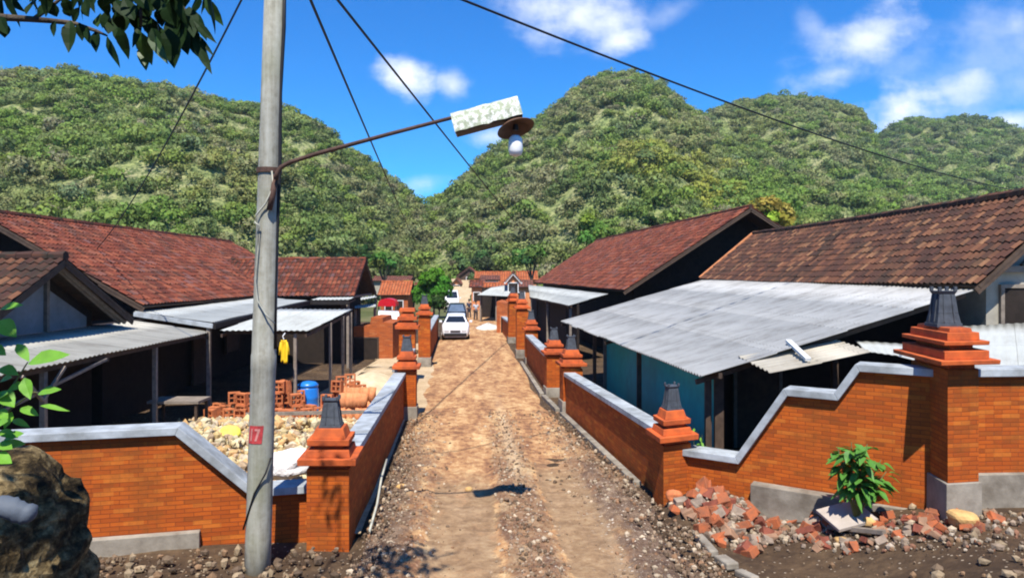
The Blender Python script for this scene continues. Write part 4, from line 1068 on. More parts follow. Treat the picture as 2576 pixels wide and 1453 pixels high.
LV = [(620, 180, 600, 465, 112), (850, 270, 842, 462, 112), (940, 318, 1052, 600, 72), (1060, 230, 1128, 525, 118), (1222, 270, 1335, 575, 125), (1250, 400, 1283, 622, 95), (1300, 280, 1475, 565, 82),
      (1480, 250, 1530, 602, 165), (1600, 200, 1650, 485, 165), (1560, 60, 1585, 405, 205), (1690, 300, 1862, 655, 84), (1700, 180, 1903, 382, 62), (1720, 300, 1884, 500, 42), (1800, -20, 1962, 232, 92),
      (1180, 180, 1080, -25, 122), (1230, 180, 1335, -15, 145), (1400, 130, 1485, -25, 205), (860, 240, 880, 115, 100), (950, 300, 1000, 145, 104), (780, 150, 740, -25, 105), (480, 180, 470, 325, 62),
      (500, 150, 430, -5, 92), (330, 150, 442, -5, 74), (230, 130, 292, -5, 64), (10, 180, 42, 335, 112), (0, 150, 62, 305, 100), (620, 150, 558, 15, 92), (700, 200, 722, 362, 74), (1650, 200, 1752, 482, 115),
      (1350, 100, 1300, -35, 134), (900, 250, 960, 60, 95), (640, 190, 700, 60, 80), (760, 230, 790, 390, 80), (1330, 250, 1420, 420, 95), (1540, 150, 1500, 380, 150), (1660, 60, 1700, 330, 120), (1450, 20, 1560, 240, 160),
      (1000, 0, 1150, 170, 90), (900, -40, 950, 150, 100), (1240, 230, 1160, 420, 60), (1480, -40, 1620, 120, 150), (560, -20, 640, 140, 90)]
GREEN = {9999}
mbd, mbg = MB(), MB()
for i, (a, b, c_, e, w) in enumerate(LV):
    dd = rnd.uniform(-.1, .1)
    leaf(mbg if i in (4, 5, 13, 6, 17) else mbd, bp(a, b, dd), bp(c_, e, dd + rnd.uniform(-.05, .05)), w * .28645 * BD / F * 1.12, Vector((rnd.uniform(-.4, .4), -1, rnd.uniform(-.2, .5))), 0, .2)
for i in range(26):
    a, b = rnd.uniform(950, 1760), rnd.uniform(-60, 330)
    if b > 200 and a < 1400: b -= 180
    leaf(mbd, bp(a, b, rnd.uniform(0, .15)), bp(a + rnd.uniform(-60, 90), b + rnd.uniform(150, 250), rnd.uniform(0, .15)), 105 * .28645 * BD / F, Vector((rnd.uniform(-.6, .6), -1, rnd.uniform(-.2, .5))), 0, .2)
for i in range(230):   # the rest of the spray, above and left of the frame
    p = bp(rnd.uniform(-500, 1900), rnd.uniform(-700, -60), rnd.uniform(-.3, .5)); q = p + Vector((rnd.uniform(-.08, .08), rnd.uniform(-.08, .08), -rnd.uniform(.03, .13)))
    leaf(mbd, p, q, rnd.uniform(.03, .05), rv() + Vector((0, 0, .6)), .1, .2)
mbd.build('shaded_leaves', M['leaf_dark'], t); mbg.build('lit_leaves', mk_leaf('lit_branch_leaf', .35, (.05, .10, .015), .4, .4), t)  # same leaf in two colours: one with shade painted in, one with light
mb = MB()
def clump(c, r, n, ll=.2):
    for _ in range(n):
        v = rv(); v = v.normalized() * rnd.random() ** .4
        p = Vector(c) + Vector((v.x * r[0], v.y * r[1], v.z * r[2])); leaf(mb, p, p + Vector((rnd.uniform(-1, 1), rnd.uniform(-1, 1), rnd.uniform(-.8, .2))).normalized() * ll * rnd.uniform(.7, 1.2), ll * .4, rv() + Vector((0, 0, 1)), .15, .2)
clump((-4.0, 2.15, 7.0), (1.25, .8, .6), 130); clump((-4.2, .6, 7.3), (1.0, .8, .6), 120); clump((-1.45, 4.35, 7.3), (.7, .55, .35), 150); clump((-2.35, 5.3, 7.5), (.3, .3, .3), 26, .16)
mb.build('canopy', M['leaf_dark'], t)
mb = MB(); mb.tube([(-3.3, 2.1, 5.8), (-2.6, 2.9, 6.7), (-1.5, 4.3, 7.2)], [.06, .04, .015], 7); mb.tube([(-2.6, 2.9, 6.7), (-2.4, 4.2, 7.2), (-2.35, 5.3, 7.45)], [.03, .02, .01], 6); mb.tube([(-3.6, 1.7, 4.6), (-3.9, 2.2, 6.2), (-3.9, 2.7, 7.2)], [.07, .05, .02], 7); mb.build('branch', M['bark'], t, smooth=True)

# rock bank in the lower left corner
def rock(name, label, cat, c, r, seed, mat, power=3.0, amp=.16, sub=6):
    import bmesh
    bm = bmesh.new(); bmesh.ops.create_icosphere(bm, subdivisions=sub, radius=1)
    for v in bm.verts:
        p = v.co; k = (abs(p.x) ** power + abs(p.y) ** power + abs(p.z) ** power) ** (1 / power); p = p / k
        q = Vector((p.x * r[0], p.y * r[1], p.z * r[2])); n = p.normalized()
        f = mnoise.fractal(q * 1.6 + Vector((seed, 0, 0)), .9, 2.1, 6); g = abs(mnoise.noise(q * 3.1 + Vector((0, seed, 0))))
        h = mnoise.noise(Vector((q.x * 2.2 + seed, q.y * 2.2, q.z * 9)))
        v.co = q + n * amp * (f * .9 - g * .8 + h * .55)
    me = bpy.data.meshes.new(name); bm.to_mesh(me); bm.free(); me.materials.append(mat)
    o = bpy.data.objects.new(name, me); C.objects.link(o); o.location = c; OFF[o.name] = Vector(c)
    return tag(o, label, cat)
m, tt = newmat('bank_rock')
pos = tt.n('ShaderNodeNewGeometry').outputs['Position']
sq_ = tt.n('ShaderNodeMapping', {'Vector': pos, 'Rotation': (0, R(-25), 0), 'Scale': (1.2, 1.2, 3.4)}).outputs[0]
a_ = tt.noise(sq_, 2.6, 8.0, .68); b_ = tt.noise(pos, 11.0, 6.0, .7)
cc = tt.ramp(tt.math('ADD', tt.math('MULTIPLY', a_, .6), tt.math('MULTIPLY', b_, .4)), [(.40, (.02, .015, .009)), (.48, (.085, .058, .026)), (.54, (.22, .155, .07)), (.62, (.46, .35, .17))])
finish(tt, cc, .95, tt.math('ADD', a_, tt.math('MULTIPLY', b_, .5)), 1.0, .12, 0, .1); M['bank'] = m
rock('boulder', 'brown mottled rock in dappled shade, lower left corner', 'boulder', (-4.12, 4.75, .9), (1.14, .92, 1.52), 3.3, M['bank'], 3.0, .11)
# crumpled plastic bottle on the rock
bt = thing('plastic_bottle', 'crumpled grey plastic bottle lying on the lower left rock', 'bottle', W(30, 1275, 4.1))
m, tt = newmat('cloudy_plastic'); finish(tt, (.09, .105, .125), .65, tt.noise(tt.n('ShaderNodeNewGeometry').outputs['Position'], 40.0), .3, .01, 0, .25); M['cloudy'] = m
bc = W(25, 1278, 4.05); prof = [(.02, -.02), (.055, .0), (.062, .03), (.056, .05), (.063, .07), (.055, .09), (.062, .11), (.056, .13), (.06, .16), (.05, .19), (.022, .225), (.02, .25)]
mb = MB(); mb.lathe(prof, (0, 0, 0), 18)
for v in mb.v: v += Vector((v.x, v.y, 0)) * .25 * mnoise.noise(v * 14)
rot = Matrix.Rotation(R(-68), 4, 'Y') @ Matrix.Rotation(R(10), 4, 'X')
mb.v = [rot @ v + bc - rot @ Vector((0, 0, .12)) for v in mb.v]; mb.build('bottle_body', M['cloudy'], bt, smooth=True)
mb = MB(); mb.lathe([(.024, .24), (.024, .268)], (0, 0, 0), 14); mb.v = [rot @ v + bc - rot @ Vector((0, 0, .12)) for v in mb.v]; mb.build('bottle_cap', M['whitepl'], bt)

# sapling on the rock
def sp_(cx, cy, dD=0): return W(.5013 * cx, 724.5 + .5013 * cy, 4.35 + dD)
t = thing('leafy_sapling', 'bright green sapling at the left edge above the rock', 'sapling', sp_(-60, 850))
mb = MB()
mb.tube([sp_(-70, 950), sp_(-40, 700), sp_(40, 530), sp_(130, 385), sp_(140, 370)], [.012, .010, .007, .004, .003], 6)
mb.tube([sp_(-40, 700), sp_(60, 600), sp_(170, 520), sp_(195, 525)], [.008, .006, .004, .003], 6); mb.tube([sp_(-40, 700), sp_(-60, 400), sp_(-30, 160), sp_(5, 110)], [.009, .007, .004, .003], 6); mb.build('stem', M['twig'], t, smooth=True)
mb = MB()
for (a, b, c_, e, w) in [(0, 108, 118, 75, 46), (-10, 165, 82, 238, 72), (140, 380, 352, 318, 84), (85, 280, 147, 362, 42), (0, 400, 92, 428, 50), (122, 450, 152, 552, 52), (122, 480, 38, 508, 42), (190, 532, 308, 498, 46), (-5, 520, 72, 590, 66), (100, 602, 195, 632, 40),
                         (200, 590, 352, 606, 22), (-10, 780, 62, 800, 50), (-10, 720, 92, 742, 40), (60, 660, 150, 690, 30), (-60, 300, 30, 330, 60), (-90, 420, -30, 470, 60), (-100, 200, -20, 130, 60), (-30, 700, 40, 660, 60), (0, 800, 130, 770, 55), (-40, 840, 60, 870, 60), (60, 620, 20, 700, 45), (-20, 560, 40, 520, 50), (20, 760, 120, 720, 50), (0, 470, 60, 440, 40), (-20, 620, 40, 650, 50)]:
    dd = rnd.uniform(-.12, .12); leaf(mb, sp_(a, b, dd), sp_(c_, e, dd - .05), w * .5013 * 4.35 / F * 1.25, Vector((rnd.uniform(-.3, .3), -.6, .8)), .05, .25)
mb.build('foliage', M['leaf_lit'], t)

# broad-leaved shrub against the stepped wall
def ground_at(px, py):
    k = (px - CX) / F; D = 4.0
    while D < 120:
        if H - (py - CY) * D / F <= gz(k * D, D): return Vector((k * D, D, gz(k * D, D)))
        D += .01
    return Vector((k * D, D, 0))
sb = W(2152, 1288, 9.35)
t = thing('shrub', 'young broad leaved green shrub growing against the stepped brick wall', 'shrub', sb)
mb, ml = MB(), MB()
for k in range(9):
    ang = k * 2.4; rr = .10 + .30 * (k % 3) / 2
    tipx = sb + Vector((rr * math.cos(ang), rr * .6 * math.sin(ang), .45 + .38 * ((k * 7) % 5) / 4)); tipx.z += .12; midp = sb.lerp(tipx, .5) + rv(.03)
    mb.tube([sb + Vector((0, 0, -.1)), midp, tipx], [.014, .010, .005], 6)
    for q in range(24):
        f = rnd.uniform(.35, 1.0); p = midp.lerp(tipx, f * 2 - 1) if f > .5 else sb.lerp(midp, f * 2)
        o = Vector((rnd.uniform(-1, 1), rnd.uniform(-1, .6), rnd.uniform(-.45, .35))).normalized()
        leaf(ml, p + o * .04, p + o * (.04 + rnd.uniform(.14, .26)), rnd.uniform(.075, .115), Vector((0, 0, 1)) + rv(.3), .25, .25)
mb.build('stem', M['twig'], t, smooth=True); ml.build('foliage', M['leaf_shrub'], t)
sb = W(1748, 1108, 11.5)
t = thing('weed', 'small yellowish weed behind the right gateway pier', 'plant', (sb.x, sb.y, .1)); mb, ml = MB(), MB()
for k in range(6):
    tp_ = sb + rv(.14); mb.tube([(sb.x, sb.y, .0), tp_], [.006, .003], 5)
    for q in range(7): p = Vector((sb.x, sb.y, .1)).lerp(tp_, rnd.uniform(.5, 1)); leaf(ml, p, p + rv(.12), .04, (0, 0, 1), .2, .2)
mb.build('stem', M['twig'], t); ml.build('foliage', M['leaf_lit'], t)

# ---------------------------------------------------------------- stones and rubble
def stones(name, pts, size, cols, seed, label=None):
    """loose stones nobody could count, one mesh"""
    g = np.random.default_rng(seed); import bmesh
    bm = bmesh.new(); bmesh.ops.create_icosphere(bm, subdivisions=1, radius=1)
    bv = np.array([v.co[:] for v in bm.verts]); bf = np.array([[v.index for v in f.verts] for f in bm.faces]); bm.free()
    N = len(pts); pts = np.asarray(pts, float); size = np.asarray(size, float)
    sc = g.uniform(.55, 1.1, (N, 1, 3)) * size[:, None, None]; nv = len(bv)
    v = bv[None] * (1 + g.uniform(-.28, .28, (N, nv, 1))) * sc
    an = g.uniform(0, 6.28, N); ca, sa = np.cos(an), np.sin(an); x, y = v[:, :, 0].copy(), v[:, :, 1].copy()
    v[:, :, 0] = x * ca[:, None] - y * sa[:, None]; v[:, :, 1] = x * sa[:, None] + y * ca[:, None]
    v = (v + pts[:, None, :]).reshape(-1, 3); f = (bf[None] + (np.arange(N) * nv)[:, None, None]).reshape(-1, 3)
    me = bpy.data.meshes.new(name); me.from_pydata(v.tolist(), [], f.tolist())
    cc = np.array(cols)[g.integers(0, len(cols), N)] * g.uniform(.75, 1.2, (N, 1)); cc = np.repeat(cc, nv, 0)
    at = me.color_attributes.new('col', 'FLOAT_COLOR', 'POINT'); at.data.foreach_set('color', np.concatenate([np.clip(cc, 0, 1), np.ones((N * nv, 1))], 1).astype(np.float32).ravel())
    me.materials.append(M['loose']); o = bpy.data.objects.new(name, me); C.objects.link(o)
    return tag(o, label, 'stones', kind='stuff')
m, tt = newmat('loose_stone'); pos = tt.n('ShaderNodeNewGeometry').outputs['Position']
cc = tt.mix(.6, tt.n('ShaderNodeAttribute', attribute_name='col').outputs[0], tt.ramp(tt.noise(pos, 18.0, 5.0), [(.3, (.4, .38, .34)), (.7, (1, 1, 1))]), 'MULTIPLY')
finish(tt, cc, .95, tt.noise(pos, 50.0), .4, .01, 0, .15); M['loose'] = m

# pale limestone heap in the left yard
pts, sz = [], []
for i in range(4200):
    Y = 10.3 + 8.0 * rnd.random(); X = rnd.uniform(-8.2, xleft(Y) - .45)
    h = .55 * sm((Y - 9.8) / 2) * (1 - sm((Y - 15.5) / 3)) * sm((X + 8.6) / 1.5) * (.75 + .5 * mnoise.noise(Vector((X * .9, Y * .9, 1))))
    pts.append((X, Y, gz(X, Y) + h * rnd.uniform(.75, 1.0))); sz.append(rnd.choice((.04, .055, .07, .09, .12)) * rnd.uniform(.8, 1.15))
stones('limestone_rubble', pts, sz, [(.66, .52, .27), (.60, .44, .20), (.68, .58, .36), (.56, .46, .32), (.60, .37, .16), (.44, .32, .20)], 4, 'pale yellow limestone rubble filling the left yard')
m, tt = newmat('limey_lichen')
sd = rock('limestone_block', 'bright yellow stone lying in the pale rubble of the left yard', 'stone', W(578, 1085, 14.2), (.22, .15, .13), 8, mk('yellow_stone', (.72, .66, .10), .9, .2, 8.0), 2.6, .06, 3)
rock('limestone_block', 'large white stone in the rubble beside the concrete pole', 'stone', W(715, 1168, 10.9), (.36, .3, .20), 5, mk('white_stone', (.74, .70, .66), .9, .12, 5.0), 2.6, .10, 4)
# gravel along the lane
pts, sz = [], []
for i in range(9000):
    Y = 7.2 + 12 * rnd.random() ** 1.7; sd_ = rnd.random(); l, r = xleft(Y) + .1, (xright(Y) - .1 if Y > 11 else 2.5)
    u = rnd.gauss(0, .45)
    X = l + abs(u) * 1.1 if sd_ < .34 else (r - abs(u) * 1.3 if sd_ < .70 else xmid(Y) + .24 + rnd.gauss(0, .2))
    if not l < X < r + .4: continue
    pts.append((X, Y, road_z(X, Y) + .004)); sz.append(.009 + .04 * rnd.random() ** 5)
stones('gravel', pts, sz, [(.22, .15, .10), (.32, .23, .15), (.14, .095, .06), (.50, .40, .28), (.28, .16, .09)], 9, 'loose gravel scattered along the dirt lane')
# soil clods and stones at the foot of the left wall and the right bank
pts, sz = [], []
for i in range(520):
    X = rnd.uniform(-6.2, -2.0); Y = rnd.uniform(7.9, 9.0 + .24 * (X + 3.0) + .25); pts.append((X, Y, gz(X, Y) + rnd.uniform(0, .06))); sz.append(.012 + .07 * rnd.random() ** 4)
for i in range(420):
    X = rnd.uniform(2.3, 7.2); Y = rnd.uniform(6.6, 10.8 - .5 * max(0, X - 2.8)); pts.append((X, Y, gz(X, Y) - .01)); sz.append(.010 + .06 * rnd.random() ** 5)
stones('stones', pts, sz, [(.20, .14, .09), (.32, .24, .15), (.13, .09, .06), (.26, .16, .09)], 21, 'stones and clods of earth below the brick walls')

# rubble heap by the stepped wall: soil core, stones, and every brick piece for itself
pts, sz = [], []
def heap_h(p): 
    d = Vector((p.x - 2.95, (p.y - 10.55))); k = math.hypot(d.x / .75, d.y / .8); return .40 * sm(1.3 - k)
def place(px, py):
    k = (px - CX) / F; D = 6.0
    while D < 14:
        p = Vector((k * D, D, H - (py - CY) * D / F)); g_ = gz(p.x, p.y); g_ += heap_h(p)
        if p.z <= g_: return p
        D += .02
    return p
def inpoly(x, y, poly):
    c_ = False
    for i in range(len(poly)):
        (x0, y0), (x1, y1) = poly[i - 1], poly[i]
        if (y0 > y) != (y1 > y) and x < (x1 - x0) * (y - y0) / (y1 - y0) + x0: c_ = not c_
    return c_
H1 = [(1672, 1262), (1760, 1222), (1900, 1230), (2105, 1315), (2060, 1352), (1960, 1356), (1880, 1395), (1800, 1362), (1730, 1312)]
H3 = [(2060, 1330), (2200, 1350), (2240, 1372), (2120, 1395), (1980, 1380)]
H2 = [(2170, 1300), (2340, 1285), (2440, 1272), (2530, 1296), (2480, 1335), (2330, 1352), (2220, 1345)]
P = [[(X, Y, gz(X, Y) + heap_h(Vector((X, Y, 0))) - .03 + .04 * mnoise.noise(Vector((X * 5, Y * 5, 0)))) for Y in [8.9 + .1 * j for j in range(24)]] for X in [1.9 + .1 * i for i in range(30)]]
mb = MB(); mb.grid(P); tag(mb.build('rubble', M['dirt'], smooth=True), 'earth and debris heap against the foot of the stepped wall', 'rubble', kind='stuff')
for i in range(1300):
    x, y = rnd.uniform(1670, 2110), rnd.uniform(1220, 1395)
    if not inpoly(x, y, H1): continue
    p = place(x, y); pts.append(tuple(p)); sz.append(.015 + .06 * rnd.random() ** 2)
for i in range(420):
    p = place(rnd.uniform(1950, 2576), rnd.uniform(1285, 1385)); pts.append(tuple(p)); sz.append(.012 + .05 * rnd.random() ** 3)
stones('rubble_stones', pts, sz, [(.28, .21, .15), (.40, .33, .25), (.28, .14, .085), (.22, .16, .115), (.44, .35, .24)], 31, 'small stones and crumbs among the broken bricks')
pm = []
for k in range(6):
    mb = MB(); sx, sy, sz_ = rnd.uniform(.05, .11), rnd.uniform(.045, .06), rnd.uniform(.025, .045)
    mb.hexa([Vector((x_ * sx, y_ * sy, z_ * sz_)) + rv(.016) for z_ in (-1, 1) for x_, y_ in ((-1, -1), (1, -1), (1, 1), (-1, 1))])
    pm.append(mb)
bm_mats = [mk('broken_brick', (.36, .095, .032), .95, .2, 9.0, .5, col2=(.20, .08, .042)), mk('pale_broken_brick', (.30, .17, .10), .95, .2, 7.0, .5, col2=(.20, .12, .075)), mk('dark_broken_brick', (.19, .055, .032), .9, .4, 9.0), mk('mortar_lump', (.25, .19, .14), .95, .35, 9.0)]
mlab = ['broken orange brick piece in the rubble by the stepped wall', 'dusty pink brick piece in the rubble by the stepped wall', 'dark red brick piece in the rubble by the stepped wall', 'pale mortar lump in the rubble by the stepped wall']
protos = []
for mi in range(4):
    for k in range(6):
        o = pm[k].build('brick_piece' if mi < 3 else 'mortar_lump', bm_mats[mi], None, (0, 0, 0), bevel=.006); protos.append(o); C.objects.unlink(o)
nb = 0; used = set()
def piece(p, mi, s):
    k = rnd.randrange(6); src = protos[mi * 6 + k]
    o = src if src.name not in used else src.copy(); used.add(src.name)
    C.objects.link(o); o.location = p; o.rotation_euler = (rnd.uniform(-.7, .7), rnd.uniform(-.7, .7), rnd.uniform(0, 6.28)); o.scale = (s, s, s)
    tag(o, mlab[mi], 'brick' if mi < 3 else 'mortar lump', ['orange brick pieces', 'pink brick pieces', 'dark brick pieces', 'mortar lumps'][mi] + ' in the rubble')
done = 0
while done < 105:
    x, y = rnd.uniform(1670, 2110), rnd.uniform(1218, 1395)
    if not inpoly(x, y, H1): continue
    p = place(x, y); p.z += .015; piece(p, rnd.choices((0, 1, 2, 3), (.42, .12, .26, .2))[0], rnd.uniform(.8, 1.65)); done += 1
done = 0
while done < 22:
    x, y = rnd.uniform(1980, 2240), rnd.uniform(1325, 1395)
    if not inpoly(x, y, H3): continue
    p = place(x, y); p.z += .0; piece(p, rnd.choices((0, 1, 2, 3), (.3, .1, .3, .3))[0], rnd.uniform(.5, 1.0)); done += 1
done = 0
while done < 44:
    x, y = rnd.uniform(2190, 2530), rnd.uniform(1270, 1352)
    if not inpoly(x, y, H2): continue
    p = place(x, y); p.z += .0; piece(p, rnd.choices((0, 1, 2, 3), (.5, .1, .3, .1))[0], rnd.uniform(.8, 1.3)); done += 1
for o in protos:
    if o.name not in used: bpy.data.objects.remove(o)
p = place(2125, 1318); mb = MB(); mb.fbox(p + Vector((-.03, -.12, .16)), Vector((.27, .03, .06)), Vector((-.06, .21, .06)), Vector((-.003, -.005, .022)))
tag(mb.build('concrete_slab', mk('slab', (.40, .34, .28), .9, .15, 5.0), None, p, bevel=.006), 'flat grey slab tilted on the rubble below the shrub', 'slab')
p = place(1885, 1252); mb = MB(); mb.fbox(p + Vector((0, 0, .07)), Vector((.16, .10, .10)), Vector((-.05, .06, .0)), Vector((-.004, .004, .012)))
tag(mb.build('board', M['board'], None, p), 'short white board sticking out of the brick rubble', 'board')
mb = MB(); mb.bar(place(2085, 1335) + Vector((0, 0, .06)), place(2225, 1348) + Vector((0, 0, .05)), .07, .06); tag(mb.build('timber', M['wood_pale'], None, place(2085, 1335), bevel=.006), 'worn timber lying in front of the grey slab', 'timber')
for (x, y, r_, lb) in ((2188, 1318, .10, 'ochre stone between the grey slab and the red bricks'), (2420, 1318, .16, 'larger ochre stone at the right end of the rubble'), (2110, 1362, .07, 'small ochre stone on bare soil below the slab'),
                       (1700, 1255, .13, 'orange lump of brick against the right gateway pier'), (1012, 1232, .10, 'pale yellow stone at the left edge of the lane'), (1628, 1192, .09, 'orange pebble at the right edge of the lane'), (1180, 1235, .05, 'small tan pebble near the middle of the lane')):
    p = place(x, y) if x > 1660 else ground_at(x, y)
    rock('stone', lb, 'stone', p + Vector((0, 0, r_ * .4)), (r_, r_ * .8, r_ * .65), x * .01, mk('ochre_stone', (.52, .32, .12) if x != 1700 else (.5, .16, .06), .9, .3, 12.0), 2.4, .05, 3)
# ---------------------------------------------------------------- things in the left yard
t = thing('plastic_drum', 'bright blue plastic drum among the clay blocks', 'drum', W(775, 1052, 19.6))
b0 = OFF[t.name]; mb = MB(); mb.lathe([(.25, 0), (.28, .03), (.285, .22), (.295, .25), (.285, .28), (.285, .55), (.295, .58), (.285, .61), (.275, .82), (.24, .9)], b0, 24); mb.build('drum_body', M['blue'], t, smooth=True)
mb = MB(); mb.lathe([(.27, .88), (.28, .93), (.2, 1.0), (.06, 1.03)], b0, 24); mb.build('lid', M['blue'], t, smooth=True)
# yellow raincoat hanging at the canopy edge
c = W(714, 886, 18.6); t = thing('hanging_garment', 'yellow garment hanging from the white canopy edge beside the pole', 'garment', c); mb = MB(); P = []
for i in range(13):
    v = i / 12; z = c.z + .32 - .58 * v; w = lerp(.045, .085, sm(v * 3)); P.append([(c.x + (u / 8 - .5) * 2 * w, c.y + .05 * math.sin(u * 1.9 + v * 2) - .02, z + .03 * math.sin(u * .8) * (v > .9)) for u in range(9)])
mb.grid(P); o = mb.build('cloth', M['yellow'], t, smooth=True); so = o.modifiers.new('thick', 'SOLIDIFY'); so.thickness = .03
for s in (-1, 1):
    mb = MB(); mb.tube([(c.x + s * .07, c.y, c.z + .27), (c.x + s * .105, c.y + .02, c.z + .08), (c.x + s * .11, c.y + .02, c.z - .06)], [.03, .035, .038], 8); mb.build('sleeve', M['yellow'], t, smooth=True)
mb = MB(); mb.tube([(c.x, c.y, c.z + .34), (c.x - .03, c.y, c.z + .42), (c.x, c.y + .1, 2.07)], .012, 6); mb.build('hanger', M['whitepl'], t)
# clay vent blocks
def vent_block():
    mb = MB(); s, dp, w = .15, .075, .036; X, Y, Z = Vector((1, 0, 0)), Vector((0, 1, 0)), Vector((0, 0, 1))
    for k in (-1, 1):
        mb.fbox(X * k * (s - w / 2) + Z * s, X * w / 2, Y * dp, Z * s); mb.fbox(Z * (s + k * (s - w / 2)), X * (s - w), Y * dp, Z * w / 2)
    a = Vector((.7071, 0, .7071)); b = Vector((-.7071, 0, .7071)); mb.fbox(Z * s, Z * (s - w), Y * dp * .8, X * .014); mb.fbox(Z * s + Y * .002, X * (s - w), Y * dp * .8, Z * .014)
    return mb
first = vent_block().build('clay_block', M['terra'], None, (0, 0, 0)); second = None
def put(o, p, rz, tilt=0, lab=None):
    global first
    if first is not None: x = first; first = None
    else: x = o.copy(); C.objects.link(x)
    x.location = p; x.rotation_euler = (tilt, 0, rz); return tag(x, lab or 'hollow clay vent block stacked in the left yard', 'clay block', 'clay vent blocks in the yard')
src = first
for (px, n, D) in ((566, 1, 18.6), (590, 2, 18.9), (613, 2, 18.7), (636, 2, 18.8), (700, 3, 18.8), (722, 3, 19.0), (745, 2, 18.6), (770, 1, 18.2), (800, 1, 18.3), (822, 2, 18.5), (848, 3, 18.9), (690, 1, 18.1), (715, 1, 18.0), (664, 2, 19.0), (575, 1, 18.1), (606, 1, 18.0), (858, 3, 19.8), (880, 3, 20.3), (905, 2, 20.2), (648, 1, 18.2), (540, 1, 18.4), (930, 1, 20.6), (530, 1, 18.0), (552, 1, 18.9), (640, 1, 18.3), (680, 2, 19.3), (735, 1, 17.9), (752, 2, 19.2), (785, 1, 18.7), (815, 1, 17.9), (838, 1, 18.2), (893, 2, 21.0), (915, 1, 19.4)):
    for k in range(n):
        X = (px - CX) * D / F; put(src, (X + rnd.uniform(-.04, .04), D + rnd.uniform(-.05, .05), gz(X, D) + .02 + .302 * k), rnd.uniform(-.7, .7), rnd.uniform(-.12, .1))
src2 = None
for (px, D, *zz_) in [(866 + 10 * i, 18.9 + .1 * (i % 3)) for i in range(8)] + [(860 + 10 * i, 17.9 + .12 * (i % 2)) for i in range(9)] + [(872 + 11 * i, 19.9) for i in range(6)] + [(868 + 11 * i, 18.95, .36) for i in range(7)] + [(864 + 10 * i, 17.95, .36) for i in range(6)]:
    X = (px - CX) * D / F
    if src2 is None:
        mb = MB(); P = [[(.085 * math.cos(a), -.085 * math.sin(a), z) for z in (0, .17, .36)] for a in [math.pi * k / 8 for k in range(9)]]; mb.grid(P)
        x = src2 = mb.build('ridge_tile', M['terra_pale'], None, (0, 0, 0), smooth=True); so = x.modifiers.new('thick', 'SOLIDIFY'); so.thickness = .016
    else: x = src2.copy(); C.objects.link(x)
    x.location = (X, D, gz(X, D) + .02 + (zz_[0] if zz_ else 0)); x.rotation_euler = (rnd.uniform(-.25, .1), rnd.uniform(-.12, .12), rnd.uniform(-.5, .5)); tag(x, 'curved clay ridge tile standing upright behind the left lane wall', 'roof tile', 'upright clay ridge tiles')
mb = MB(); mb.bar((-6.4, 17.2, .24), (-3.0, 17.5, .26), .07, .08); tag(mb.build('timber_beam', M['wood_pale'], None, (-6.4, 17.2, .2)), 'long thin beam lying between limestone rubble and clay blocks', 'beam')
c = Vector((-7.9, 17.0, 0)); t = thing('work_table', 'low dark work table under the left awnings', 'table', c)
mb = MB(); mb.fbox(c + Vector((0, 0, .62)), Vector((.6, 0, 0)), Vector((0, .35, 0)), Vector((0, 0, .03))); mb.build('table_top', M['wood_pale'], t)
for a in (-1, 1):
    for b in (-1, 1):
        mb = MB(); mb.bar(c + Vector((a * .52, b * .28, -.1)), c + Vector((a * .52, b * .28, .6)), .06); mb.build('leg', M['wood'], t)
P = []
for i in range(25):
    row = []
    for j in range(29):
        x, y = (i / 12 - 1), (j / 14 - 1); h = .55 * max(0, 1 - (x * x + y * y)) ** 1.2
        row.append((-4.55 + 1.15 * x - .06 * (y * 3), 22.6 + 3.2 * y, -.12 + h + .05 * mnoise.noise(Vector((x * 4, y * 6, 0))) * (h > 0)))
    P.append(row)
mb = MB(); mb.grid(P); tag(mb.build('sand_pile', mk('pale_sand', (.62, .49, .31), .95, .18, 5.0), None, (-4.5, 22.6, -.12), smooth=True), 'pale sand pile behind the second left pier', 'sand pile')
# low brick front with a dark mouth, further down the yard
t = thing('brick_shed', 'low orange brick shed with a dark mouth behind the canopy', 'shed', (-6.4, 33.0, -.3))
mb = MB(); mb.prism([(-7.3, 33, -.4), (-5.5, 33, -.4), (-5.5, 33, 1.35), (-5.95, 33, 1.4), (-5.98, 33, 1.6), (-6.5, 33, 1.62), (-6.55, 33, 1.25), (-7.3, 33, 1.2)], (0, 2.5, 0)); mb.build('wall', M['brick_plain'], t)
opening(t, 'doorway', (-6.75, 32.99, -.4), (1, 0, 0), 1.1, 1.05, (0, -1, 0), 'dark', 'wood')
awning('white cloth-like sheet roof over the orange shed', W(951, 803, 39), W(1006, 803, 39), W(1003, 782, 41), W(952, 780, 41), 'white', [(.05, .1), (.95, .1)], False, amp=.003)
awning('upper pale sheet beside the dark wing gable', W(889, 758, 36), W(948, 748, 37), W(946, 743, 39), W(889, 750, 38), 'sheet_pale', [(.05, .2), (.95, .2)], False)
awning('lower pale sheet beside the dark wing gable', W(891, 776, 33), W(945, 772, 34), W(946, 764, 36), W(893, 766, 35.4), 'sheet_pale', [(.05, .2), (.95, .2)], False)
t = thing('red_canopy', 'small red plastic canopy in front of the orange house', 'canopy', (-8.2, 46, -.4)); mb = MB(); P = []
for i in range(11):
    a = math.pi * i / 10; P.append([(-8.05 + .58 * math.cos(a), y, 1.55 + .5 * math.sin(a) ** .6) for y in (46, 46.5, 47.2)])
mb.grid(P); mb.face([p[0] for p in P]); mb.build('cover', M['redpl'], t, smooth=True)
for s in (-.54, .54):
    mb = MB(); mb.bar((-8.05 + s, 46.1, -.5), (-8.05 + s, 46.1, 1.6), .06); mb.build('post', M['iron'], t)
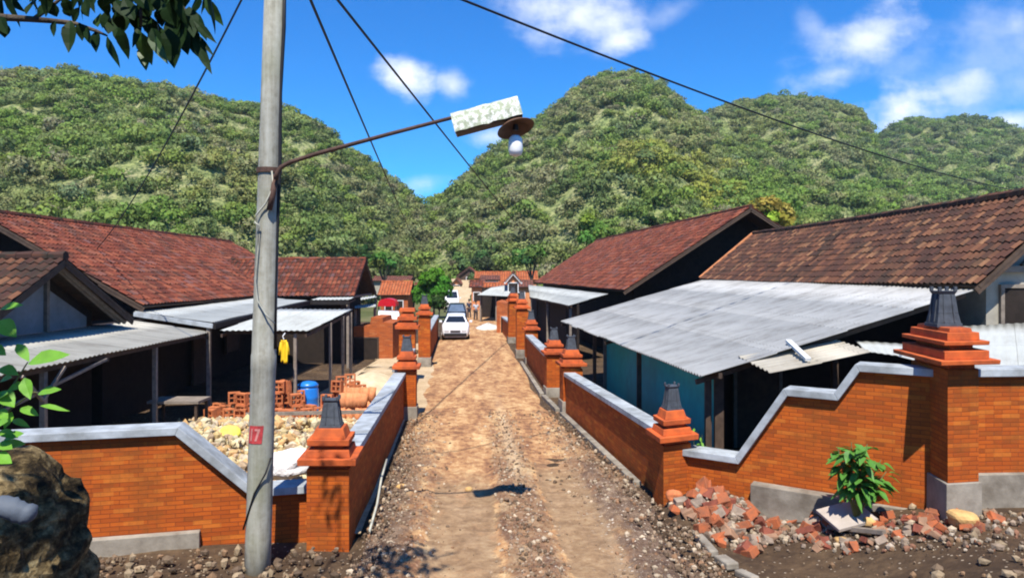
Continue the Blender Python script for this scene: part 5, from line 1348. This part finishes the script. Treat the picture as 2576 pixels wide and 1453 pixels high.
# bowl of gravel on the lane further down
P = []; c = Vector((-1.78, 53.5, -.40))
mb = MB(); P = [[(c.x + 1.0 * r * math.cos(a), c.y + 2.4 * r * math.sin(a), c.z + .38 * (1 - r) ** .8 * (1 + .4 * mnoise.noise(Vector((r * 4, a * 2, 3)))) - .02) for a in [2 * math.pi * k / 28 for k in range(29)]] for r in (0.02, .2, .4, .6, .8, 1.0)]
mb.grid(P); tag(mb.build('gravel_heap', mk('pale_gravel', (.55, .53, .46), .95, .35, 9.0, .9), None, c), 'low pale gravel heap on the right of the far lane', 'gravel heap')

# ---------------------------------------------------------------- vehicles (front towards the camera)
def vehicle(name, label, cat, loc, rz, L, Wd, paint, lower, cab, hgl, gl='glass'):
    """lower: [(y, ztop, halfwidth)] body stations; cab: [(y, z, halfwidth)] greenhouse roof line from windscreen foot to rear"""
    t = thing(name, label, cat)
    mb = MB(); P = []
    for (y, zt, hw) in lower:
        P.append([(-hw * .86, y, .22), (-hw * .98, y, .34), (-hw, y, .55), (-hw * .97, y, zt - .08), (-hw * .86, y, zt), (0, y, zt + .025), (hw * .86, y, zt), (hw * .97, y, zt - .08), (hw, y, .55), (hw * .98, y, .34), (hw * .86, y, .22)])
    mb.grid(P); mb.face(P[0]); mb.face(P[-1]); body = mb.build('body', M[paint], t, smooth=True); body.modifiers.new('split', 'EDGE_SPLIT').split_angle = R(38)
    belt = lower[len(lower) // 2][1] - .02
    f0, f1, r1, r0 = cab
    mb = MB(); k = .80
    def ring(y, z, hw): return [(-hw * k, y, z), (-hw * .5, y, z + .04), (hw * .5, y, z + .04), (hw * k, y, z)]
    bl = [(-f0[2], f0[0], f0[1]), (f0[2], f0[0], f0[1])]; 
    A0, B0 = Vector((-f0[2], f0[0], f0[1])), Vector((f0[2], f0[0], f0[1])); A1, B1 = Vector((-f1[2] * k, f1[0], f1[1])), Vector((f1[2] * k, f1[0], f1[1]))
    A2, B2 = Vector((-r1[2] * k, r1[0], r1[1])), Vector((r1[2] * k, r1[0], r1[1])); A3, B3 = Vector((-r0[2], r0[0], r0[1])), Vector((r0[2], r0[0], r0[1]))
    up = Vector((0, 0, .015)); m1, m2 = (A1 + B1) / 2 + up, (A2 + B2) / 2 + up
    mb.face([A0, B0, B1, m1, A1]); mb.face([A1, m1, m2, A2]); mb.face([m1, B1, B2, m2]); mb.face([A3, A2, m2, B2, B3]); mb.face([A0, A1, A2, A3]); mb.face([B0, B3, B2, B1])
    mb.build('cabin', M[paint], t)
    def pane(name, q, out, ins=.08):
        c = sum((Vector(p) for p in q), Vector()) / 4; mb = MB(); out = Vector(out).normalized() * .03
        mb.prism([c + (Vector(p) - c) * (1 - ins) + out * .2 for p in q], out); mb.build(name, M[gl], t)
    nf = (B0 - A0).cross(A1 - A0); nf = nf if nf.y < 0 else -nf; pane('windscreen', [A0, B0, B1, A1], nf, .15)
    nr = (B3 - A3).cross(A2 - A3); nr = nr if nr.y > 0 else -nr; pane('rear_window', [A3, B3, B2, A2], nr, .14)
    pane('side_window', [A0, A3, A2, A1], (-1, 0, .3), .14); pane('side_window', [B0, B3, B2, B1], (1, 0, .3), .14)
    y0, hw0, hz = lower[0][0], lower[0][2], lower[0][1]
    mb = MB(); mb.fbox((0, y0 + .06, .36), Vector((hw0 * .96, 0, 0)), Vector((0, .1, 0)), Vector((0, 0, .11))); mb.build('bumper', M['carblack'] if hgl else M[paint], t, bevel=.03)
    mb = MB(); mb.fbox((0, y0 - .005, .57), Vector((hw0 * .42, 0, 0)), Vector((0, .02, 0)), Vector((0, 0, .05))); mb.build('grille', M['iron'], t)
    mb = MB(); mb.fbox((0, y0 - .05, .38), Vector((.2, 0, 0)), Vector((0, .012, 0)), Vector((0, 0, .055))); mb.build('number_plate', M['carblack'], t)
    for s in (-1, 1):
        mb = MB(); mb.fbox((s * hw0 * .72, y0 + .02, .60), Vector((hw0 * .19, 0, 0)), Vector((0, .04, 0)), Vector((0, 0, .065))); mb.build('headlight', M['lampglass'], t, bevel=.02)
        mb = MB(); mb.fbox((s * (Wd / 2 + .09), f0[0] + .3, f0[1] + .08), Vector((.09, 0, 0)), Vector((0, .05, 0)), Vector((0, 0, .07))); mb.build('mirror', M[paint], t, bevel=.02)
        for y in (lower[0][0] + .78, lower[-1][0] - .75):
            mb = MB(); q = [(.31 * math.cos(a), .31 * math.sin(a)) for a in [2 * math.pi * i / 20 for i in range(20)]]
            mb.prism([(s * (Wd / 2 - .20), y + a, .31 + b) for a, b in q], (s * .19, 0, 0)); w = mb.build('wheel', M['rubber'], t)
            mb = MB(); mb.prism([(s * (Wd / 2 - .011), y + a * .62, .31 + b * .62) for a, b in q], (s * .012, 0, 0)); mb.build('rim', M['rim'], w)
    t.location = loc; t.rotation_euler = (0, 0, rz); return t
sed = [(0, .80, .72), (.08, .87, .79), (.35, .93, .83), (1.0, 1.0, .85), (2.0, 1.0, .85), (3.2, .96, .85), (3.95, .92, .82), (4.2, .84, .76)]
vehicle('parked_car', 'white car parked facing up the lane, nearest of the vehicles', 'car', (-3.42, 43.2, -.40), R(3.5), 4.2, 1.7, 'carwhite', sed, [(1.15, 1.0, .74), (1.8, 1.38, .68), (3.0, 1.50, .68), (3.95, 1.0, .72)], True)
mpv = [(0, .80, .74), (.08, .92, .80), (.8, 1.02, .83), (2.0, 1.05, .84), (4.2, 1.05, .82), (4.3, .95, .78)]
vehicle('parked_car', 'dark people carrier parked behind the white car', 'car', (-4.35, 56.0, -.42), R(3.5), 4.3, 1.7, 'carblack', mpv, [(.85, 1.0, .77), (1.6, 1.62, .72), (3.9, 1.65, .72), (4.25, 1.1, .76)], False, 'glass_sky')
van = [(0, .95, .78), (.06, 1.05, .84), (.4, 1.2, .86), (2.0, 1.25, .87), (4.4, 1.25, .86), (4.5, 1.15, .82)]
vehicle('minibus', 'white minibus parked at the far end of the lane', 'minibus', (-7.0, 83.5, -.42), R(4), 4.5, 1.75, 'carwhite', van, [(.35, 1.18, .80), (1.0, 2.05, .80), (4.3, 2.1, .80), (4.48, 1.3, .80)], False)

# ---------------------------------------------------------------- people by the far cars
def person(label, loc, rz, shirt, arm=.15):
    t = thing('person', label, 'person')
    def skin(name, verts, edges, rad, mat, root=0):
        me = bpy.data.meshes.new(name); me.from_pydata([Vector(v) for v in verts], edges, []); o = bpy.data.objects.new(name, me); C.objects.link(o); o.parent = t
        sk = o.modifiers.new('skin', 'SKIN'); sk.use_smooth_shade = True
        for i, r in enumerate(rad): me.skin_vertices[0].data[i].radius = (r, r); me.skin_vertices[0].data[i].use_root = (i == root)
        o.modifiers.new('sub', 'SUBSURF').levels = 1; o.modifiers['sub'].render_levels = 1; me.materials.append(M[mat]); return o
    J = [(0, 0, .92), (0, .0, 1.12), (0, .01, 1.36), (0, 0, 1.46), (0, -.01, 1.56), (0, -.02, 1.68), (.18, 0, 1.38), (.26, .02, 1.12), (.26 + arm * .3, -.06 - arm, .90), (.27 + arm * .3, -.09 - arm, .80), (-.18, 0, 1.38), (-.25, .02, 1.12), (-.25, -.05, .88), (-.25, -.07, .78),
         (.09, 0, .86), (.10, -.02, .48), (.11, .03, .08), (.12, -.12, .03), (-.09, 0, .86), (-.11, .03, .48), (-.13, .07, .08), (-.14, -.07, .03)]
    E = [(0, 1), (1, 2), (2, 3), (3, 4), (4, 5), (2, 6), (6, 7), (7, 8), (8, 9), (2, 10), (10, 11), (11, 12), (12, 13), (0, 14), (14, 15), (15, 16), (16, 17), (0, 18), (18, 19), (19, 20), (20, 21)]
    skin('body', J, E, [.12, .115, .12, .05, .085, .07, .055, .042, .034, .036, .055, .042, .034, .036, .085, .06, .042, .035, .085, .06, .042, .035], 'skin')
    skin('shirt', [J[0], J[1], J[2], J[6], (.235, .01, 1.2), J[10], (-.23, .01, 1.2)], [(0, 1), (1, 2), (2, 3), (3, 4), (2, 5), (5, 6)], [.15, .145, .145, .075, .065, .075, .065], shirt)
    skin('trousers', [J[0], J[14], J[15], J[16], J[18], J[19], J[20]], [(0, 1), (1, 2), (2, 3), (0, 4), (4, 5), (5, 6)], [.14, .105, .08, .062, .105, .08, .062], 'trousers')
    mb = MB(); mb.lathe([(.03, .0), (.085, .0), (.098, .06), (.085, .12), (.04, .15)], (0, .01, 1.62), 14); o = mb.build('hair', M['hair'], t, smooth=True)
    t.location = loc; t.rotation_euler = (0, 0, rz)
person('person in a pale grey shirt standing right of the dark car', (W(1197, 0, 62).x, 62, -.42), R(20), 'shirt')
person('person in dark clothes standing beside the one in grey', (W(1180, 0, 66).x, 66, -.42), R(-150), 'shirt2', .25)

# ---------------------------------------------------------------- village further down
mb = MB(); P = []
for Y in range(82, 110, 3):
    z = -.25 + 3.2 * sm((Y - 84) / 26); P.append([(xx * (1 + .25 * math.sin(Y * 1.7 + xx)) + (-6.6 - .02 * (Y - 83)), Y, z) for xx in (-1.7, -.8, 0, .8, 1.7)])
mb.grid(P); structure(mb.build('uphill_road', M['sand'], smooth=True))
def far_house(label, px, py_r, py_e, D, wpx, roof, wallm, facing='x', depth=4.0, wins=2, trim=None):
    """house seen down the lane: facing 'x' shows a roof slope, 'y' shows its gable"""
    if facing == 'x':
        a, b = W(px - wpx / 2, py_e, D), W(px + wpx / 2, py_e, D); r0, r1 = W(px - wpx / 2, py_r, D), W(px + wpx / 2, py_r, D); kd = (D + depth / 2) / D
        rz_ = H + (r0.z - H) * kd
        g = ghouse(label, (b.x, D, b.z), (a.x, D, a.z), (b.x, D + depth / 2, rz_), (a.x, D + depth / 2, rz_), roof, wallm, .25, .35, -.6, .3, .4, 0, 'house', 'house')
        wy = g[1].y - .02; n = wins
        for i in range(n):
            x = lerp(a.x, b.x, (i + 1) / (n + 1)); opening(g[0], 'window', (x, wy, max(-.2, b.z - 1.5)), (1, 0, 0), .7, .9, (0, -1, 0), 'dark', 'white')
    else:
        r = W(px, py_r, D); e = W(px + wpx / 2, py_e, D)
        g = ghouse(label, e, (e.x, D + depth, e.z), r, (r.x, D + depth, r.z), roof, wallm, .3, .3, -.6, .3, .4)
        opening(g[0], 'window', (r.x, D + .28, e.z - .9), (1, 0, 0), .8, .8, (0, -1, 0), 'dark', 'white')
    if trim:
        for o in g[0].children:
            if o.name.startswith('barge_board'): o.data.materials[0] = M[trim]
    return g[0]
far_house('orange roofed house beyond the yard, left of the green tree', 990, 708, 742, 74, 82, 'tile_new', 'brick_plain', 'x', 5, 2)
far_house('brown roofed house peeping over the orange house', 982, 696, 706, 92, 100, 'tile_brown', 'plaster', 'x', 5, 1)
far_house('brown gabled house at the head of the lane', 1180, 672, 695, 106, 62, 'tile_brown', 'wood', 'y', 5)
far_house('red roofed house right of the gabled house', 1222, 684, 700, 100, 60, 'tile_new', 'terra_pale', 'x', 5, 2)
far_house('white walled house with dark window near the head of the lane', 1232, 694, 704, 86, 52, 'tile_brown', 'white', 'x', 4, 2)
far_house('orange roofed house behind the white trimmed gable', 1262, 684, 709, 95, 48, 'tile_new', 'plaster', 'x', 5, 1)
far_house('bright red roofed house at the foot of the right peak', 1326, 683, 704, 92, 56, 'tile_new', 'terra_pale', 'x', 5, 1)
far_house('brown roofed cottage beside the far lane', 1148, 700, 715, 100, 26, 'tile_brown', 'terra_pale', 'y', 5)
far_house('low red roofed house right of the uphill lane', 1199, 706, 722, 80, 40, 'tile_red', 'terra_pale', 'x', 4, 1)
far_house('wide orange roofed house closing the view on the right', 1245, 712, 728, 74, 62, 'tile_new', 'brick_plain', 'x', 4, 2)
far_house('brown roofed house just behind the far pillars', 1312, 706, 722, 78, 60, 'tile_brown', 'terra_pale', 'x', 4, 1)
far_house('dull red roofed house right of the orange house', 1052, 712, 730, 98, 46, 'tile_red', 'plaster', 'x', 4, 1)
far_house('pinkish gabled house with white trimmed barge boards', 1291, 684, 709, 62, 44, 'tile_red', 'terra_pale', 'y', 6, trim='white')
awning('grey sheet roof below the white trimmed gable', W(1200, 742, 60), W(1292, 746, 60), W(1290, 713, 66), W(1238, 722, 66), 'sheet_pale', [(.05, .1), (.5, .1), (.95, .1)], False)
t = thing('brick_hut', 'small pinkish brick hut with a slatted door beside the far lane', 'hut', (-.4, 49, -.4))
mb = MB(); mb.prism([(-1.05, 49, -.5), (.1, 49, -.5), (.1, 49, 1.55), (-1.05, 49, 1.75)], (.3, 3.5, 0)); mb.build('wall', M['brick_plain'], t)
opening(t, 'slatted_door', (-.55, 48.98, -.38), (1, 0, 0), .42, 1.1, (0, -1, 0), 'dark', 'terra_pale')
t = thing('veranda', 'dark open veranda under the far grey sheet roof', 'veranda', (-1.4, 65, -.4))
mb = MB(); mb.prism([(-2.8, 66.4, -.5), (.3, 66.4, -.5), (.3, 66.4, 2.5), (-2.8, 66.4, 2.4)], (0, .2, 0)); mb.build('back_wall', M['dark'], t)
for x in (-2.6, -1.2, .1):
    mb = MB(); mb.bar((x, 60.8, -.5), (x, 60.8, 1.85), .12); mb.build('post', M['wood'], t)
